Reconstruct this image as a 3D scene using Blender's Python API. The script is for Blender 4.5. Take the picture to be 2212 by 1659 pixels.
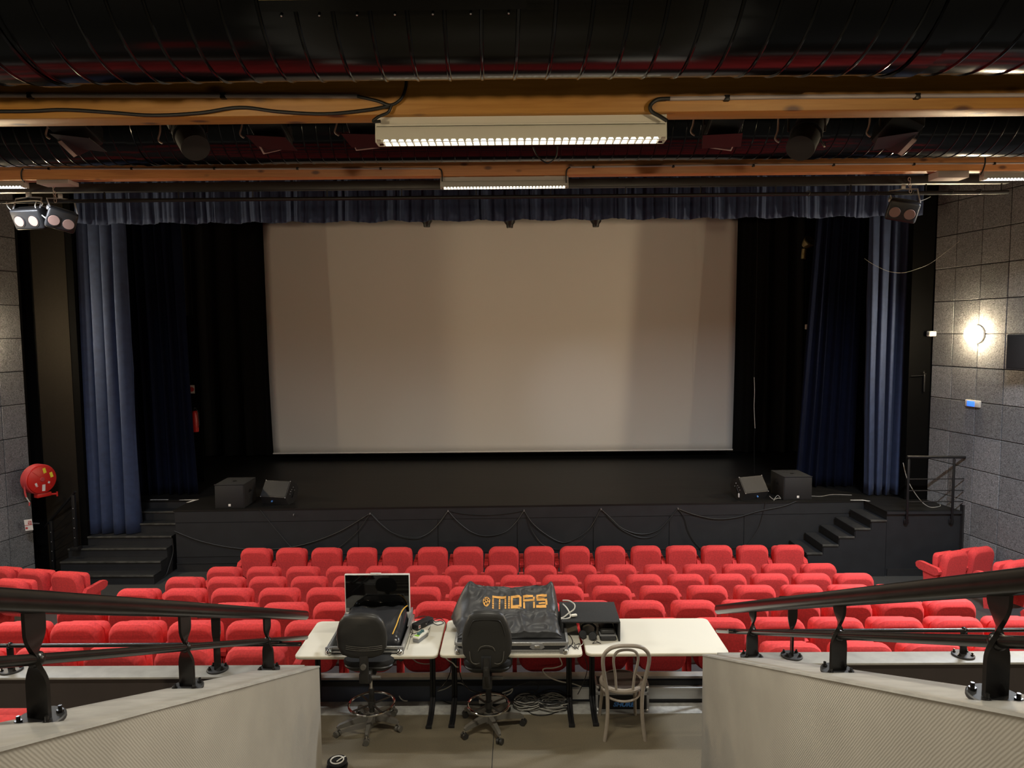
import bpy, bmesh, math, random
from math import sin, cos, pi, radians as R
from mathutils import Vector as V, Matrix as M, noise

random.seed(7)
S = bpy.context.scene
COL = S.collection
for o in list(bpy.data.objects):
    bpy.data.objects.remove(o)

# ------------------------------------------------------------------ camera, world, exposure
cam = bpy.data.cameras.new('camera')
cam.sensor_width = 36
cam.lens = 36 * 1500 / 2212
cam.clip_start = 0.05
cam.clip_end = 100
co = bpy.data.objects.new('camera', cam)
COL.objects.link(co)
co.matrix_world = (M.Translation((0, 0, 3.75)) @ M.Rotation(R(.41), 4, 'Z')
                   @ M.Rotation(R(90 - 4.3), 4, 'X') @ M.Rotation(R(-.47), 4, 'Z'))
S.camera = co
w = bpy.data.worlds.new('dark_hall')
S.world = w
w.use_nodes = True
w.node_tree.nodes['Background'].inputs[0].default_value = (.5, .45, .4, 1)
w.node_tree.nodes['Background'].inputs[1].default_value = 0.004
S.view_settings.view_transform = 'Standard'
S.view_settings.look = 'None'
S.view_settings.gamma = 1
S.view_settings.exposure = 1.0
S.view_settings.use_curve_mapping = False
S.cycles.use_denoising = True
S.cycles.max_bounces = 6
S.cycles.diffuse_bounces = 4
S.cycles.glossy_bounces = 3
S.cycles.sample_clamp_indirect = 4
S.cycles.caustics_reflective = False
S.cycles.caustics_refractive = False

FLUO = (1.0, .93, .78)
WARM = (1.0, .79, .50)


def area(name, loc, size, watts, color, direction=(0, 0, -1), spread=180):
    l = bpy.data.lights.new(name, 'AREA')
    l.shape = 'RECTANGLE'
    l.size, l.size_y = size
    l.energy = watts
    l.color = color
    l.spread = R(spread)
    o = bpy.data.objects.new(name, l)
    COL.objects.link(o)
    o.location = loc
    o.rotation_euler = V(direction).to_track_quat('-Z', 'Y').to_euler()
    o['kind'] = 'helper'
    return o


# fluorescent fittings: (x centre, y, z underside, watts)
LUMS = [(.03, 3.72, 4.735, 55), (-6.5, 3.72, 4.78, 60), (6.4, 3.72, 4.72, 60),
        (-.13, 8.35, 5.44, 26), (-6.55, 8.35, 5.50, 110), (6.23, 8.35, 5.48, 260),
        (.1, -1.2, 4.0, 30), (-5.6, -1.2, 4.0, 60), (5.6, -1.2, 4.0, 60)]
WALL_LAMPS = [(-10.04, 12.6, 3.72, 'l'), (8.75, 13.27, 3.63, 'r'), (-11.1, 8.1, 3.72, 'l'), (9.66, 8.0, 3.63, 'r')]
WALL_LAMP_STRENGTH = 275

def spot(name, loc, target, watts, color, angle, blend, radius):
    l = bpy.data.lights.new(name, 'SPOT')
    l.energy, l.color, l.spot_size, l.spot_blend, l.shadow_soft_size = watts, color, R(angle), blend, radius
    o = bpy.data.objects.new(name, l)
    COL.objects.link(o)
    o.location = loc
    o.rotation_euler = (V(target) - V(loc)).to_track_quat('-Z', 'Y').to_euler()
    o['kind'] = 'helper'
    return o


# added spots with no real source, brightening patches low on the screen
spot('screen_patch_fill', (1.0, -3.6, 4.45), (1.75, 19.4, 1.9), 420, (.86, .92, 1.0), 9.5, 1.0, .12)
spot('screen_patch_fill', (-1.0, -3.6, 4.45), (-2.6, 19.4, 1.1), 130, (.95, .95, .95), 8, 1.0, .12)

# ------------------------------------------------------------------ materials
MATS = {}


def mat(name, col, rough=.6, metal=0., noise_amt=0., noise_scale=20., bump=0., bump_scale=200., sheen=0.,
        stretch=(1, 1, 1), emit=None, emit_s=0., spec=.5, coat=0.):
    if name in MATS:
        return MATS[name]
    m = bpy.data.materials.new(name)
    m.use_nodes = True
    nt = m.node_tree
    b = nt.nodes['Principled BSDF']
    b.inputs['Base Color'].default_value = (*col, 1)
    b.inputs['Roughness'].default_value = rough
    b.inputs['Metallic'].default_value = metal
    b.inputs['Specular IOR Level'].default_value = spec
    b.inputs['Coat Weight'].default_value = coat
    if sheen:
        b.inputs['Sheen Weight'].default_value = sheen
        b.inputs['Sheen Roughness'].default_value = .4
        b.inputs['Sheen Tint'].default_value = (*[min(1, c * 1.5 + .1) for c in col], 1)
    if emit:
        b.inputs['Emission Color'].default_value = (*emit, 1)
        b.inputs['Emission Strength'].default_value = emit_s
    if noise_amt or bump:
        tc = nt.nodes.new('ShaderNodeTexCoord')
        mp = nt.nodes.new('ShaderNodeMapping')
        mp.inputs['Scale'].default_value = stretch
        nt.links.new(tc.outputs['Object'], mp.inputs[0])
    if noise_amt:
        n = nt.nodes.new('ShaderNodeTexNoise')
        n.inputs['Scale'].default_value = noise_scale
        n.inputs['Detail'].default_value = 4
        nt.links.new(mp.outputs[0], n.inputs['Vector'])
        r = nt.nodes.new('ShaderNodeValToRGB')
        r.color_ramp.elements[0].position = .3
        r.color_ramp.elements[1].position = .7
        r.color_ramp.elements[0].color = (*[c * (1 - noise_amt) for c in col], 1)
        r.color_ramp.elements[1].color = (*[min(1, c * (1 + noise_amt)) for c in col], 1)
        nt.links.new(n.outputs[0], r.inputs[0])
        nt.links.new(r.outputs[0], b.inputs['Base Color'])
    if bump:
        n2 = nt.nodes.new('ShaderNodeTexNoise')
        n2.inputs['Scale'].default_value = bump_scale
        n2.inputs['Detail'].default_value = 3
        nt.links.new(mp.outputs[0], n2.inputs['Vector'])
        bp = nt.nodes.new('ShaderNodeBump')
        bp.inputs['Strength'].default_value = bump
        bp.inputs['Distance'].default_value = .004
        nt.links.new(n2.outputs[0], bp.inputs['Height'])
        nt.links.new(bp.outputs[0], b.inputs['Normal'])
    MATS[name] = m
    return m


def wood_mat(name, c1, c2, knot):
    m = mat(name, c1, .45)
    nt = m.node_tree
    b = nt.nodes['Principled BSDF']
    L = nt.links.new
    tc = nt.nodes.new('ShaderNodeTexCoord')
    mp = nt.nodes.new('ShaderNodeMapping')
    mp.inputs['Scale'].default_value = (.8, 14, 14)
    L(tc.outputs['Object'], mp.inputs[0])
    n = nt.nodes.new('ShaderNodeTexNoise')
    n.inputs['Scale'].default_value = 3.
    n.inputs['Detail'].default_value = 5
    n.inputs['Distortion'].default_value = .6
    L(mp.outputs[0], n.inputs['Vector'])
    r = nt.nodes.new('ShaderNodeValToRGB')
    r.color_ramp.elements[0].position = .3
    r.color_ramp.elements[1].position = .72
    r.color_ramp.elements[0].color = (*c1, 1)
    r.color_ramp.elements[1].color = (*c2, 1)
    L(n.outputs[0], r.inputs[0])
    mp2 = nt.nodes.new('ShaderNodeMapping')
    mp2.inputs['Scale'].default_value = (3.2, 7, 7)
    L(tc.outputs['Object'], mp2.inputs[0])
    v = nt.nodes.new('ShaderNodeTexVoronoi')
    v.inputs['Scale'].default_value = 1.
    v.inputs['Randomness'].default_value = 1.
    L(mp2.outputs[0], v.inputs['Vector'])
    r2 = nt.nodes.new('ShaderNodeValToRGB')
    r2.color_ramp.elements[0].position = .09
    r2.color_ramp.elements[0].color = (1, 1, 1, 1)
    r2.color_ramp.elements[1].position = .20
    r2.color_ramp.elements[1].color = (0, 0, 0, 1)
    L(v.outputs['Distance'], r2.inputs[0])
    mx = nt.nodes.new('ShaderNodeMixRGB')
    mx.inputs[2].default_value = (*knot, 1)
    L(r2.outputs[0], mx.inputs[0])
    L(r.outputs[0], mx.inputs[1])
    L(mx.outputs[0], b.inputs['Base Color'])
    return m


def woven_mat(name, col, scale, strength, rough=.7):
    """painted woven wall fabric: diagonal thread relief"""
    m = mat(name, col, rough)
    nt = m.node_tree
    b = nt.nodes['Principled BSDF']
    L = nt.links.new
    tc = nt.nodes.new('ShaderNodeTexCoord')
    mp = nt.nodes.new('ShaderNodeMapping')
    mp.inputs['Rotation'].default_value = (R(-38), 0, 0)
    L(tc.outputs['Object'], mp.inputs[0])
    wv = nt.nodes.new('ShaderNodeTexWave')
    wv.bands_direction = 'Y'
    wv.inputs['Scale'].default_value = scale
    wv.inputs['Distortion'].default_value = 1.6
    wv.inputs['Detail'].default_value = 1
    wv.inputs['Detail Scale'].default_value = .6
    L(mp.outputs[0], wv.inputs['Vector'])
    n = nt.nodes.new('ShaderNodeTexNoise')
    n.inputs['Scale'].default_value = 2.2
    n.inputs['Detail'].default_value = 5
    L(tc.outputs['Object'], n.inputs['Vector'])
    r = nt.nodes.new('ShaderNodeValToRGB')
    r.color_ramp.elements[0].color = (*[c * .78 for c in col], 1)
    r.color_ramp.elements[1].color = (*[c * 1.18 for c in col], 1)
    L(n.outputs[0], r.inputs[0])
    L(r.outputs[0], b.inputs['Base Color'])
    bp = nt.nodes.new('ShaderNodeBump')
    bp.inputs['Strength'].default_value = strength
    bp.inputs['Distance'].default_value = .004
    L(wv.outputs[0], bp.inputs['Height'])
    L(bp.outputs[0], b.inputs['Normal'])
    return m


def fibre_mat(name, col):
    """wood-wool acoustic tile: short curly light strands"""
    m = mat(name, col, .9)
    nt = m.node_tree
    b = nt.nodes['Principled BSDF']
    L = nt.links.new
    tc = nt.nodes.new('ShaderNodeTexCoord')
    oi = nt.nodes.new('ShaderNodeObjectInfo')
    ad = nt.nodes.new('ShaderNodeVectorMath')
    ad.operation = 'ADD'
    mul = nt.nodes.new('ShaderNodeVectorMath')
    mul.operation = 'SCALE'
    mul.inputs['Scale'].default_value = 40
    L(oi.outputs['Location'], mul.inputs[0])
    L(tc.outputs['Object'], ad.inputs[0])
    L(mul.outputs[0], ad.inputs[1])
    n = nt.nodes.new('ShaderNodeTexNoise')
    n.inputs['Scale'].default_value = 26
    n.inputs['Detail'].default_value = 3
    n.inputs['Distortion'].default_value = 2.4
    L(ad.outputs[0], n.inputs['Vector'])
    r = nt.nodes.new('ShaderNodeValToRGB')
    e = r.color_ramp.elements
    e[0].position, e[0].color = .36, (*[c * .55 for c in col], 1)
    e[1].position, e[1].color = .64, (*[c * 1.5 for c in col], 1)
    L(n.outputs[0], r.inputs[0])
    hs = nt.nodes.new('ShaderNodeHueSaturation')
    mr = nt.nodes.new('ShaderNodeMapRange')
    mr.inputs['To Min'].default_value = .8
    mr.inputs['To Max'].default_value = 1.2
    L(oi.outputs['Random'], mr.inputs[0])
    L(mr.outputs[0], hs.inputs['Value'])
    L(r.outputs[0], hs.inputs['Color'])
    L(hs.outputs[0], b.inputs['Base Color'])
    bp = nt.nodes.new('ShaderNodeBump')
    bp.inputs['Strength'].default_value = .8
    bp.inputs['Distance'].default_value = .012
    L(n.outputs[0], bp.inputs['Height'])
    L(bp.outputs[0], b.inputs['Normal'])
    return m


RED = mat('red_fabric', (.70, .05, .05), .9, noise_amt=.14, noise_scale=45, bump=.25, bump_scale=380, sheen=.25)
BLACKW = mat('dead_black_paint', (.0025, .0025, .0025), .95, spec=.05)
BLACKP = mat('black_paint', (.016, .016, .017), .55, noise_amt=.2, noise_scale=6, bump=.1, bump_scale=90)
STAGEF = mat('stage_front_paint', (.0115, .0128, .0155), .6, noise_amt=.18, noise_scale=4, bump=.1, bump_scale=120)
STAGEFLOOR = mat('stage_floor_black', (.010, .0095, .0088), .5, spec=.25, noise_amt=.3, noise_scale=3, stretch=(.25, 3, 1), bump=.05, bump_scale=40)
DRAPE = mat('black_drape', (.004, .004, .0045), .95)
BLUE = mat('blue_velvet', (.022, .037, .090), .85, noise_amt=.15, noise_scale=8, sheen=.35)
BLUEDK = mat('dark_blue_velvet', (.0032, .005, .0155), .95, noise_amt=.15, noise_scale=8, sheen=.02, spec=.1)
SCREEN = mat('screen_cloth', (.80, .77, .73), .85)
RAIL = mat('black_gloss_rail', (.0075, .0062, .0055), .27, noise_amt=.3, noise_scale=12, spec=.4)
BLACKM = mat('black_metal', (.012, .012, .013), .4, metal=.2)
MATTE = mat('black_matte', (.01, .01, .011), .7)
DUCT = mat('black_gloss_duct', (.002, .002, .002), .15, spec=.28)
PLASTIC = mat('black_chair_plastic', (.022, .021, .019), .42, bump=.15, bump_scale=350)
FABRIC = mat('black_chair_fabric', (.012, .012, .012), .9, bump=.2, bump_scale=300)
GREYPL = mat('grey_chair_plastic', (.10, .092, .078), .45)
CHROME = mat('chrome', (.75, .74, .72), .12, metal=1)
ALU = mat('brushed_aluminium', (.62, .62, .61), .34, metal=.85, noise_amt=.08, noise_scale=60)
ALUP = mat('pale_anodised_aluminium', (.62, .62, .60), .4, metal=.3)
ALUD = mat('dull_aluminium', (.42, .42, .43), .45, metal=.7)
TABLE = mat('cream_laminate', (.80, .76, .65), .42, noise_amt=.02, noise_scale=300)
TABEDGE = mat('cream_edge', (.62, .56, .43), .5)
WALLG = woven_mat('grey_woven_wall', (.335, .31, .265), 27, .22)
WALLTOP = mat('grey_painted_coping', (.31, .30, .275), .55, noise_amt=.15, noise_scale=7, bump=.15, bump_scale=60)
WALLDARK = mat('shaded_wall_brown', (.035, .026, .023), .7, noise_amt=.1, noise_scale=5)  # shade on the cross walls, put into an even dark base colour
FLOORM = mat('brown_grey_floor', (.145, .122, .082), .5, noise_amt=.22, noise_scale=140, bump=.15, bump_scale=260)
TIERM = mat('dark_tier_floor', (.035, .036, .036), .7, noise_amt=.15, noise_scale=30)
NOSE = mat('highlight_step_nosing', (.055, .055, .050), .4, noise_amt=.5, noise_scale=9)  # paler than the steps: edge highlights put into the colour
CONC = mat('bare_concrete', (.35, .345, .32), .75, noise_amt=.2, noise_scale=18, bump=.2, bump_scale=90)
NAVY = mat('navy_fascia', (.040, .048, .072), .5, noise_amt=.2, noise_scale=5)
TILE = fibre_mat('acoustic_fibre', (.158, .163, .170))
PIER = mat('dark_taupe_paint', (.014, .012, .0098), .9, spec=.05, noise_amt=.08, noise_scale=30)
WOOD1 = wood_mat('varnished_pine', (.42, .18, .024), (.54, .26, .05), (.13, .045, .012))
WOOD2 = wood_mat('varnished_pine_dark', (.46, .17, .05), (.58, .24, .075), (.15, .05, .02))
LUMW = mat('white_enamel', (.72, .70, .62), .45)
LUMD = mat('grey_enamel', (.5, .49, .47), .5)
GLOW = mat('lit_diffuser', (.9, .9, .85), .5, emit=(1, .95, .82), emit_s=1.1)
GLOWC = mat('lit_tube_cool', (.9, .9, .9), .5, emit=(.93, .95, 1.0), emit_s=3)
GLOWW = mat('lit_globe', (1, 1, 1), .5, emit=WARM, emit_s=WALL_LAMP_STRENGTH)
GLOWSIDE = mat('lit_globe_side', (1, 1, 1), .5, emit=WARM, emit_s=WALL_LAMP_STRENGTH * .28)
BLUELED = mat('blue_led', (.1, .25, .9), .4, emit=(.02, .12, 1.0), emit_s=.9)
WHITE = mat('white_plastic', (.72, .71, .68), .45)
WHITEW = mat('white_wall_box', (.6, .58, .54), .5)
PINK = mat('pale_pink_plate', (.42, .34, .32), .6)
CONDUIT = mat('grey_pink_conduit', (.45, .38, .37), .5)
CABLEB = mat('black_cable', (.012, .012, .012), .5)
CABLEW = mat('white_cable', (.62, .60, .54), .5)
CABLEG = mat('grey_cable', (.30, .29, .26), .5)
HOSE = mat('red_hose', (.50, .05, .055), .5)
REDP = mat('red_gloss_paint', (.55, .02, .015), .35)
YEL = mat('yellow_label', (.75, .68, .04), .5)
LAMPPINK = mat('frosted_lamp_face', (.20, .125, .105), .4)
COVER = mat('black_nylon_cover', (.042, .042, .043), .45, bump=.2, bump_scale=90)
CARPET = mat('black_carpet', (.022, .022, .022), .95, noise_amt=.4, noise_scale=120, bump=.5, bump_scale=220)
GLOSSB = mat('black_screen_glass', (.003, .003, .003), .06)
PVC = mat('black_pvc_sheet', (.03, .03, .032), .22)
ORANGE = mat('orange_print', (.85, .42, .09), .6)
BLUEP = mat('blue_print', (.08, .25, .65), .5)
TAUPE = mat('taupe_lacquer', (.30, .255, .205), .32, noise_amt=.06, noise_scale=30)
SEATDK = mat('dark_brown_seat', (.045, .034, .028), .35)
BRASS = mat('bronze_metal', (.35, .28, .14), .35, metal=.9)
GREENL = mat('green_label', (.30, .55, .06), .5)
TEALB = mat('dark_teal_rubber', (.05, .12, .12), .45)
GREYB = mat('grey_plastic', (.20, .20, .20), .5)
REDW = mat('red_print', (.45, .05, .05), .6)
YCORD = mat('orange_cord', (.75, .42, .05), .6)


# ------------------------------------------------------------------ mesh helpers
def mark(me, angle=35):
    me.polygons.foreach_set('use_smooth', [True] * len(me.polygons))
    me.set_sharp_from_angle(angle=R(angle))


def link(name, me, m=None, parent=None, loc=None, rot=None):
    o = bpy.data.objects.new(name, me)
    COL.objects.link(o)
    if m is not None and me is not None and len(me.materials) == 0:
        me.materials.append(m)
    if parent:
        o.parent = parent
    if loc is not None:
        o.location = loc
    if rot is not None:
        o.rotation_euler = rot
    return o


class MB:
    def __init__(self):
        self.bm = bmesh.new()

    def add(self, verts, faces):
        vs = [self.bm.verts.new(v) for v in verts]
        for f in faces:
            try:
                self.bm.faces.new([vs[i] for i in f])
            except ValueError:
                pass
        return self

    def box(self, c, s, rot=None, bevel=0., seg=2):
        mtx = M.Translation(c) @ (rot.to_4x4() if rot is not None else M.Identity(4)) @ M.Diagonal((*s, 1))
        r = bmesh.ops.create_cube(self.bm, size=1, matrix=mtx)
        if bevel:
            es = list({e for v in r['verts'] for e in v.link_edges})
            bmesh.ops.bevel(self.bm, geom=es, offset=bevel, segments=seg, profile=.5, affect='EDGES')
        return self

    def box2(self, a, b, bevel=0., seg=2):
        return self.box([(p + q) / 2 for p, q in zip(a, b)], [abs(q - p) for p, q in zip(a, b)], None, bevel, seg)

    def cyl(self, a, b, r, r2=None, n=16):
        a, b = V(a), V(b)
        d = b - a
        q = d.to_track_quat('Z', 'Y').to_matrix().to_4x4()
        bmesh.ops.create_cone(self.bm, cap_ends=True, segments=n, radius1=r, radius2=r if r2 is None else r2,
                              depth=d.length, matrix=M.Translation((a + b) / 2) @ q)
        return self

    def sphere(self, c, r, u=12, v=8, scale=(1, 1, 1)):
        bmesh.ops.create_uvsphere(self.bm, u_segments=u, v_segments=v, radius=r,
                                  matrix=M.Translation(c) @ M.Diagonal((*scale, 1)))
        return self

    def rings(self, rings, caps=True, closed=True):
        n = len(rings[0])
        vs = [[self.bm.verts.new(p) for p in r] for r in rings]
        for a, b in zip(vs, vs[1:]):
            for i in range(n if closed else n - 1):
                j = (i + 1) % n
                self.bm.faces.new([a[i], a[j], b[j], b[i]])
        if caps:
            self.bm.faces.new(list(reversed(vs[0])))
            self.bm.faces.new(vs[-1])
        return self

    def tube(self, pts, r, n=8, smooth=True, closed=False, sub=6):
        pts = [V(p) for p in pts]
        if smooth and len(pts) > 2:
            pts = spline(pts, sub, closed)
        m = len(pts)
        rs = r if isinstance(r, (list, tuple)) else None
        rings = []
        up = None
        for i in range(m):
            a = pts[(i - 1) % m] if (closed or i > 0) else pts[i]
            b = pts[(i + 1) % m] if (closed or i < m - 1) else pts[i]
            t = (b - a).normalized() if (b - a).length > 1e-9 else V((0, 0, 1))
            if up is None:
                up = t.orthogonal().normalized()
            up = (up - t * up.dot(t))
            up = up.normalized() if up.length > 1e-6 else t.orthogonal().normalized()
            s = t.cross(up)
            rr = r if rs is None else rs[0] + (rs[1] - rs[0]) * i / (m - 1)
            rings.append([pts[i] + (up * cos(2 * pi * k / n) + s * sin(2 * pi * k / n)) * rr for k in range(n)])
        if closed:
            rings.append(rings[0])
            self.rings(rings, caps=False)
            bmesh.ops.remove_doubles(self.bm, verts=self.bm.verts, dist=1e-6)
        else:
            self.rings(rings)
        return self

    def lathe(self, prof, n=20, axis='Z', c=(0, 0, 0)):
        """prof: list of (r, h)"""
        rings = []
        for r, h in prof:
            ring = []
            for k in range(n):
                a = 2 * pi * k / n
                x, y = max(r, 1e-4) * cos(a), max(r, 1e-4) * sin(a)
                p = {'Z': (x, y, h), 'X': (h, x, y), 'Y': (y, h, x)}[axis]
                ring.append(V(p) + V(c))
            rings.append(ring)
        return self.rings(rings)

    def prism(self, poly, h0, h1, axis='Z'):
        f = {'Z': lambda a, b, h: (a, b, h), 'X': lambda a, b, h: (h, a, b), 'Y': lambda a, b, h: (a, h, b)}[axis]
        return self.rings([[f(a, b, h0) for a, b in poly], [f(a, b, h1) for a, b in poly]])

    def mesh(self, name, angle=35, bevel=0., seg=2):
        if bevel:
            es = [e for e in self.bm.edges if len(e.link_faces) == 2 and e.calc_face_angle(0) > .6]
            bmesh.ops.bevel(self.bm, geom=es, offset=bevel, segments=seg, profile=.5, affect='EDGES')
        bmesh.ops.recalc_face_normals(self.bm, faces=self.bm.faces)
        me = bpy.data.meshes.new(name)
        self.bm.to_mesh(me)
        self.bm.free()
        mark(me, angle)
        return me

    def build(self, name, m, parent=None, loc=None, rot=None, angle=35, bevel=0., seg=2):
        return link(name, self.mesh(name, angle, bevel, seg), m, parent, loc, rot)


def spline(pts, sub=6, closed=False):
    out = []
    n = len(pts)
    rng = range(n) if closed else range(n - 1)
    for i in rng:
        p0 = pts[(i - 1) % n] if (closed or i > 0) else pts[0]
        p1, p2 = pts[i], pts[(i + 1) % n]
        p3 = pts[(i + 2) % n] if (closed or i + 2 < n) else pts[-1]
        for k in range(sub):
            t = k / sub
            out.append(.5 * ((2 * p1) + (p2 - p0) * t + (2 * p0 - 5 * p1 + 4 * p2 - p3) * t * t
                             + (3 * p1 - p0 - 3 * p2 + p3) * t ** 3))
    if not closed:
        out.append(pts[-1])
    return out


def rrect(w, h, r, n=5, cx=0, cy=0):
    """rounded rectangle outline"""
    out = []
    for sx, sy, a0 in ((1, 1, 0), (-1, 1, 90), (-1, -1, 180), (1, -1, 270)):
        for k in range(n + 1):
            a = R(a0 + 90 * k / n)
            out.append((cx + sx * (w / 2 - r) + r * cos(a), cy + sy * (h / 2 - r) + r * sin(a)))
    return out


def tag(o, label, cat, group=None):
    o['label'] = label
    o['category'] = cat
    if group:
        o['group'] = group
    return o


def thing(name, label, cat, loc=(0, 0, 0), rotz=0., group=None):
    o = bpy.data.objects.new(name, None)
    COL.objects.link(o)
    o.empty_display_size = .1
    o.location = loc
    o.rotation_euler = (0, 0, rotz)
    return tag(o, label, cat, group)


def struct(o):
    o['kind'] = 'structure'
    return o


def dup(root, loc, rotz=0., label=None, group=None, scale=None):
    r = root.copy()
    COL.objects.link(r)
    r.location = loc
    r.rotation_euler = (0, 0, rotz)
    if scale:
        r.scale = scale
    if label:
        r['label'] = label
    if group:
        r['group'] = group
    for ch in root.children:
        c = ch.copy()
        COL.objects.link(c)
        c.parent = r
        for g in ch.children:
            d = g.copy()
            COL.objects.link(d)
            d.parent = c
    return r


CAM_R = co.matrix_world.to_3x3()
CAM_C = co.matrix_world.translation.copy()


def ray(px, py):
    return CAM_R @ V(((px - 1106) / 1500, -(py - 829.5) / 1500, -1))


def at(px, py, y):
    """point of the plane Y = y seen at a photo pixel (used as a survey of real positions)"""
    d = ray(px, py)
    return CAM_C + d * (y / d.y)


def atz(px, py, z):
    d = ray(px, py)
    return CAM_C + d * ((z - 3.75) / d.z)


ORD = ['first', 'second', 'third', 'fourth', 'fifth', 'sixth', 'seventh', 'eighth', 'ninth', 'tenth', 'eleventh',
       'twelfth', 'thirteenth', 'fourteenth', 'fifteenth', 'sixteenth', 'seventeenth', 'eighteenth']
FL = -1.13          # hall floor in front of the stage
ST = .17            # stage level


def text_mesh(body, size, extrude, shear=0., bold=0.):
    cu = bpy.data.curves.new('letters', 'FONT')
    cu.body = body
    cu.size = size
    cu.extrude = extrude
    cu.shear = shear
    cu.offset = bold
    cu.align_x = 'CENTER'
    cu.align_y = 'CENTER'
    cu.resolution_u = 3
    t = bpy.data.objects.new('letters', cu)
    COL.objects.link(t)
    bpy.context.view_layer.update()
    me = bpy.data.meshes.new_from_object(t.evaluated_get(bpy.context.evaluated_depsgraph_get()))
    bpy.data.objects.remove(t)
    me.materials.clear()
    return me

# ================================================================== STRUCTURE
# ---- floors and seating tiers
def slab(x0, x1, y0, y1, z0, z1, m, name='floor'):
    return struct(MB().box2((x0, y0, z0), (x1, y1, z1)).build(name, m))


slab(-12.5, 11, 11.35, 21.5, FL - .25, FL, TIERM)
for y0, y1, z in ((10.3, 11.35, -.93), (9.25, 10.3, -.72), (8.2, 9.25, -.52)):
    slab(-12.5, 11, y0, y1, FL - .25, z, TIERM)
slab(-2.3, 2.1, 6.88, 8.2, FL - .25, -.31, TIERM)
for x0, x1 in ((-12.5, -2.3), (2.1, 11)):
    slab(x0, x1, 7.15, 8.2, FL - .25, -.31, TIERM)
    slab(x0, x1, 5.42, 7.15, FL - .25, -.11, TIERM)
    slab(x0, x1, -3.7, 5.42, FL - .25, .1, TIERM)
# control platform with its floor joint, concrete strip and low parapet
pf = slab(-2.3, 2.1, 5.0, 6.8, -.6, 0, FLOORM)
struct(MB().box2((-.245, 5.0, -.01), (-.239, 6.56, .0012)).build('trim_1', BLACKP))
struct(MB().box2((-2.3, 6.56, -.02), (2.1, 6.8, .006)).build('trim_2', CONC))
for i in range(12):   # stair behind, down from the projection gallery
    slab(-1.75, 1.62, 5.0 - .45 * (i + 1), 5.0 - .45 * i, -.6, .19 * (i + 1), FLOORM)
wl = struct(MB().box2((-2.3, 6.8, -.6), (2.1, 6.88, .235)).build('wall_parapet', NAVY))
struct(MB().box2((-2.3, 6.785, .24), (2.1, 6.885, .268), bevel=.006).build('trim_3', WALLTOP))
struct(MB().box2((-2.3, 6.785, .175), (2.1, 6.80, .225)).build('trim_4', BLACKM))

# ---- flank walls of the stair, with sloping copings
def flank(side):
    sg = -1 if side == 'left' else 1
    xi0, xi1 = (1.70, 1.247) if side == 'left' else (1.555, 1.265)
    thick = .36
    zf, sl = (.93, .4315) if side == 'left' else (1.015, .433)
    y0, y1 = -3.0, 5.7
    zt = lambda y: zf + sl * (5.7 - y)
    xi = lambda y: xi1 + (xi0 - xi1) * (y + 3) / 8.7
    n = 24
    b = MB()
    rings = []
    for i in range(n + 1):
        y = y0 + (y1 - y0) * i / n
        rings.append([(sg * xi(y), y, -.6), (sg * xi(y), y, zt(y) - .012), (sg * (xi(y) + thick), y, zt(y) - .012),
                      (sg * (xi(y) + thick), y, -.6)])
    b.rings(rings)
    wv = struct(b.build('wall_flank_' + side, WALLG))
    c = MB()
    rings = []
    for i in range(n + 1):
        y = y0 + (y1 + .004 - y0) * i / n
        j = .004 * noise.noise((y * 3, sg, 0))
        rings.append([(sg * (xi(y) - .006 + j), y, zt(y) - .012), (sg * (xi(y) - .002 + j), y, zt(y)),
                      (sg * (xi(y) + thick + .004), y, zt(y)), (sg * (xi(y) + thick + .004), y, zt(y) - .03)])
    c.rings(rings)
    c.build('coping', WALLTOP, wv)
    # cross wall in front of the side seats
    zc = .975 if side == 'left' else 1.065
    xa, xb = (sg * (xi0 + .1), sg * 12.2) if side == 'left' else (sg * (xi0 + .1), sg * 10.6)
    cw = struct(MB().box2((min(xa, xb), 5.45, -.3), (max(xa, xb), 5.62, zc - .02)).build('wall_cross_' + side, WALLDARK))
    MB().box2((min(xa, xb), 5.43, zc - .02), (max(xa, xb), 5.63, zc), bevel=.005).build('coping', WALLTOP, cw)
    return zt, xi, zc


FZL, FXL, CZL = flank('left')
FZR, FXR, CZR = flank('right')

# ---- side walls with acoustic tiles
def side_wall(side):
    if side == 'left':
        p0, th, sgn, s0, zb = V((-9.78, 13.69)), R(13.25), 1, .51, 3.70
        wt = .62
    else:
        p0, th, sgn, s0, zb = V((8.56, 14.38)), R(-9.75), -1, .53, 3.64
        wt = .605
    u = V((sin(th), cos(th)))
    n = V((u.y, -u.x)) * sgn
    back = p0 - u * 18.2
    q = [p0 - n * .035, back - n * .035, back - n * .3, p0 - n * .3]
    wv = struct(MB().prism([tuple(v) for v in q], FL - .2, 8.2).build('wall_' + side, MATTE))
    tm = MB().box((0, 0, 0), (wt - .012, .035, .65 - .012), bevel=.007, seg=1).mesh('acoustic_tile')
    tm.materials.append(TILE)
    edges = [0., s0]
    while edges[-1] < 6.5:
        edges.append(edges[-1] + wt)
    zs = [zb + .65 * k for k in range(-8, 6)]
    for a, b in zip(edges, edges[1:]):
        for z0, z1 in zip(zs, zs[1:]):
            za, zb2 = max(z0, FL), z1
            if zb2 < FL:
                continue
            c = p0 - u * ((a + b) / 2) - n * (.0175 + random.uniform(0, .006))
            o = link('acoustic_tile', tm, None, wv, (c.x, c.y, (za + zb2) / 2), (random.uniform(-.004, .004), 0, -th + (pi if sgn > 0 else 0) + pi / 2))
            o.scale = ((b - a - .012) / (wt - .012), 1, (zb2 - za - .012) / .638)
    return p0, u, n


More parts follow.
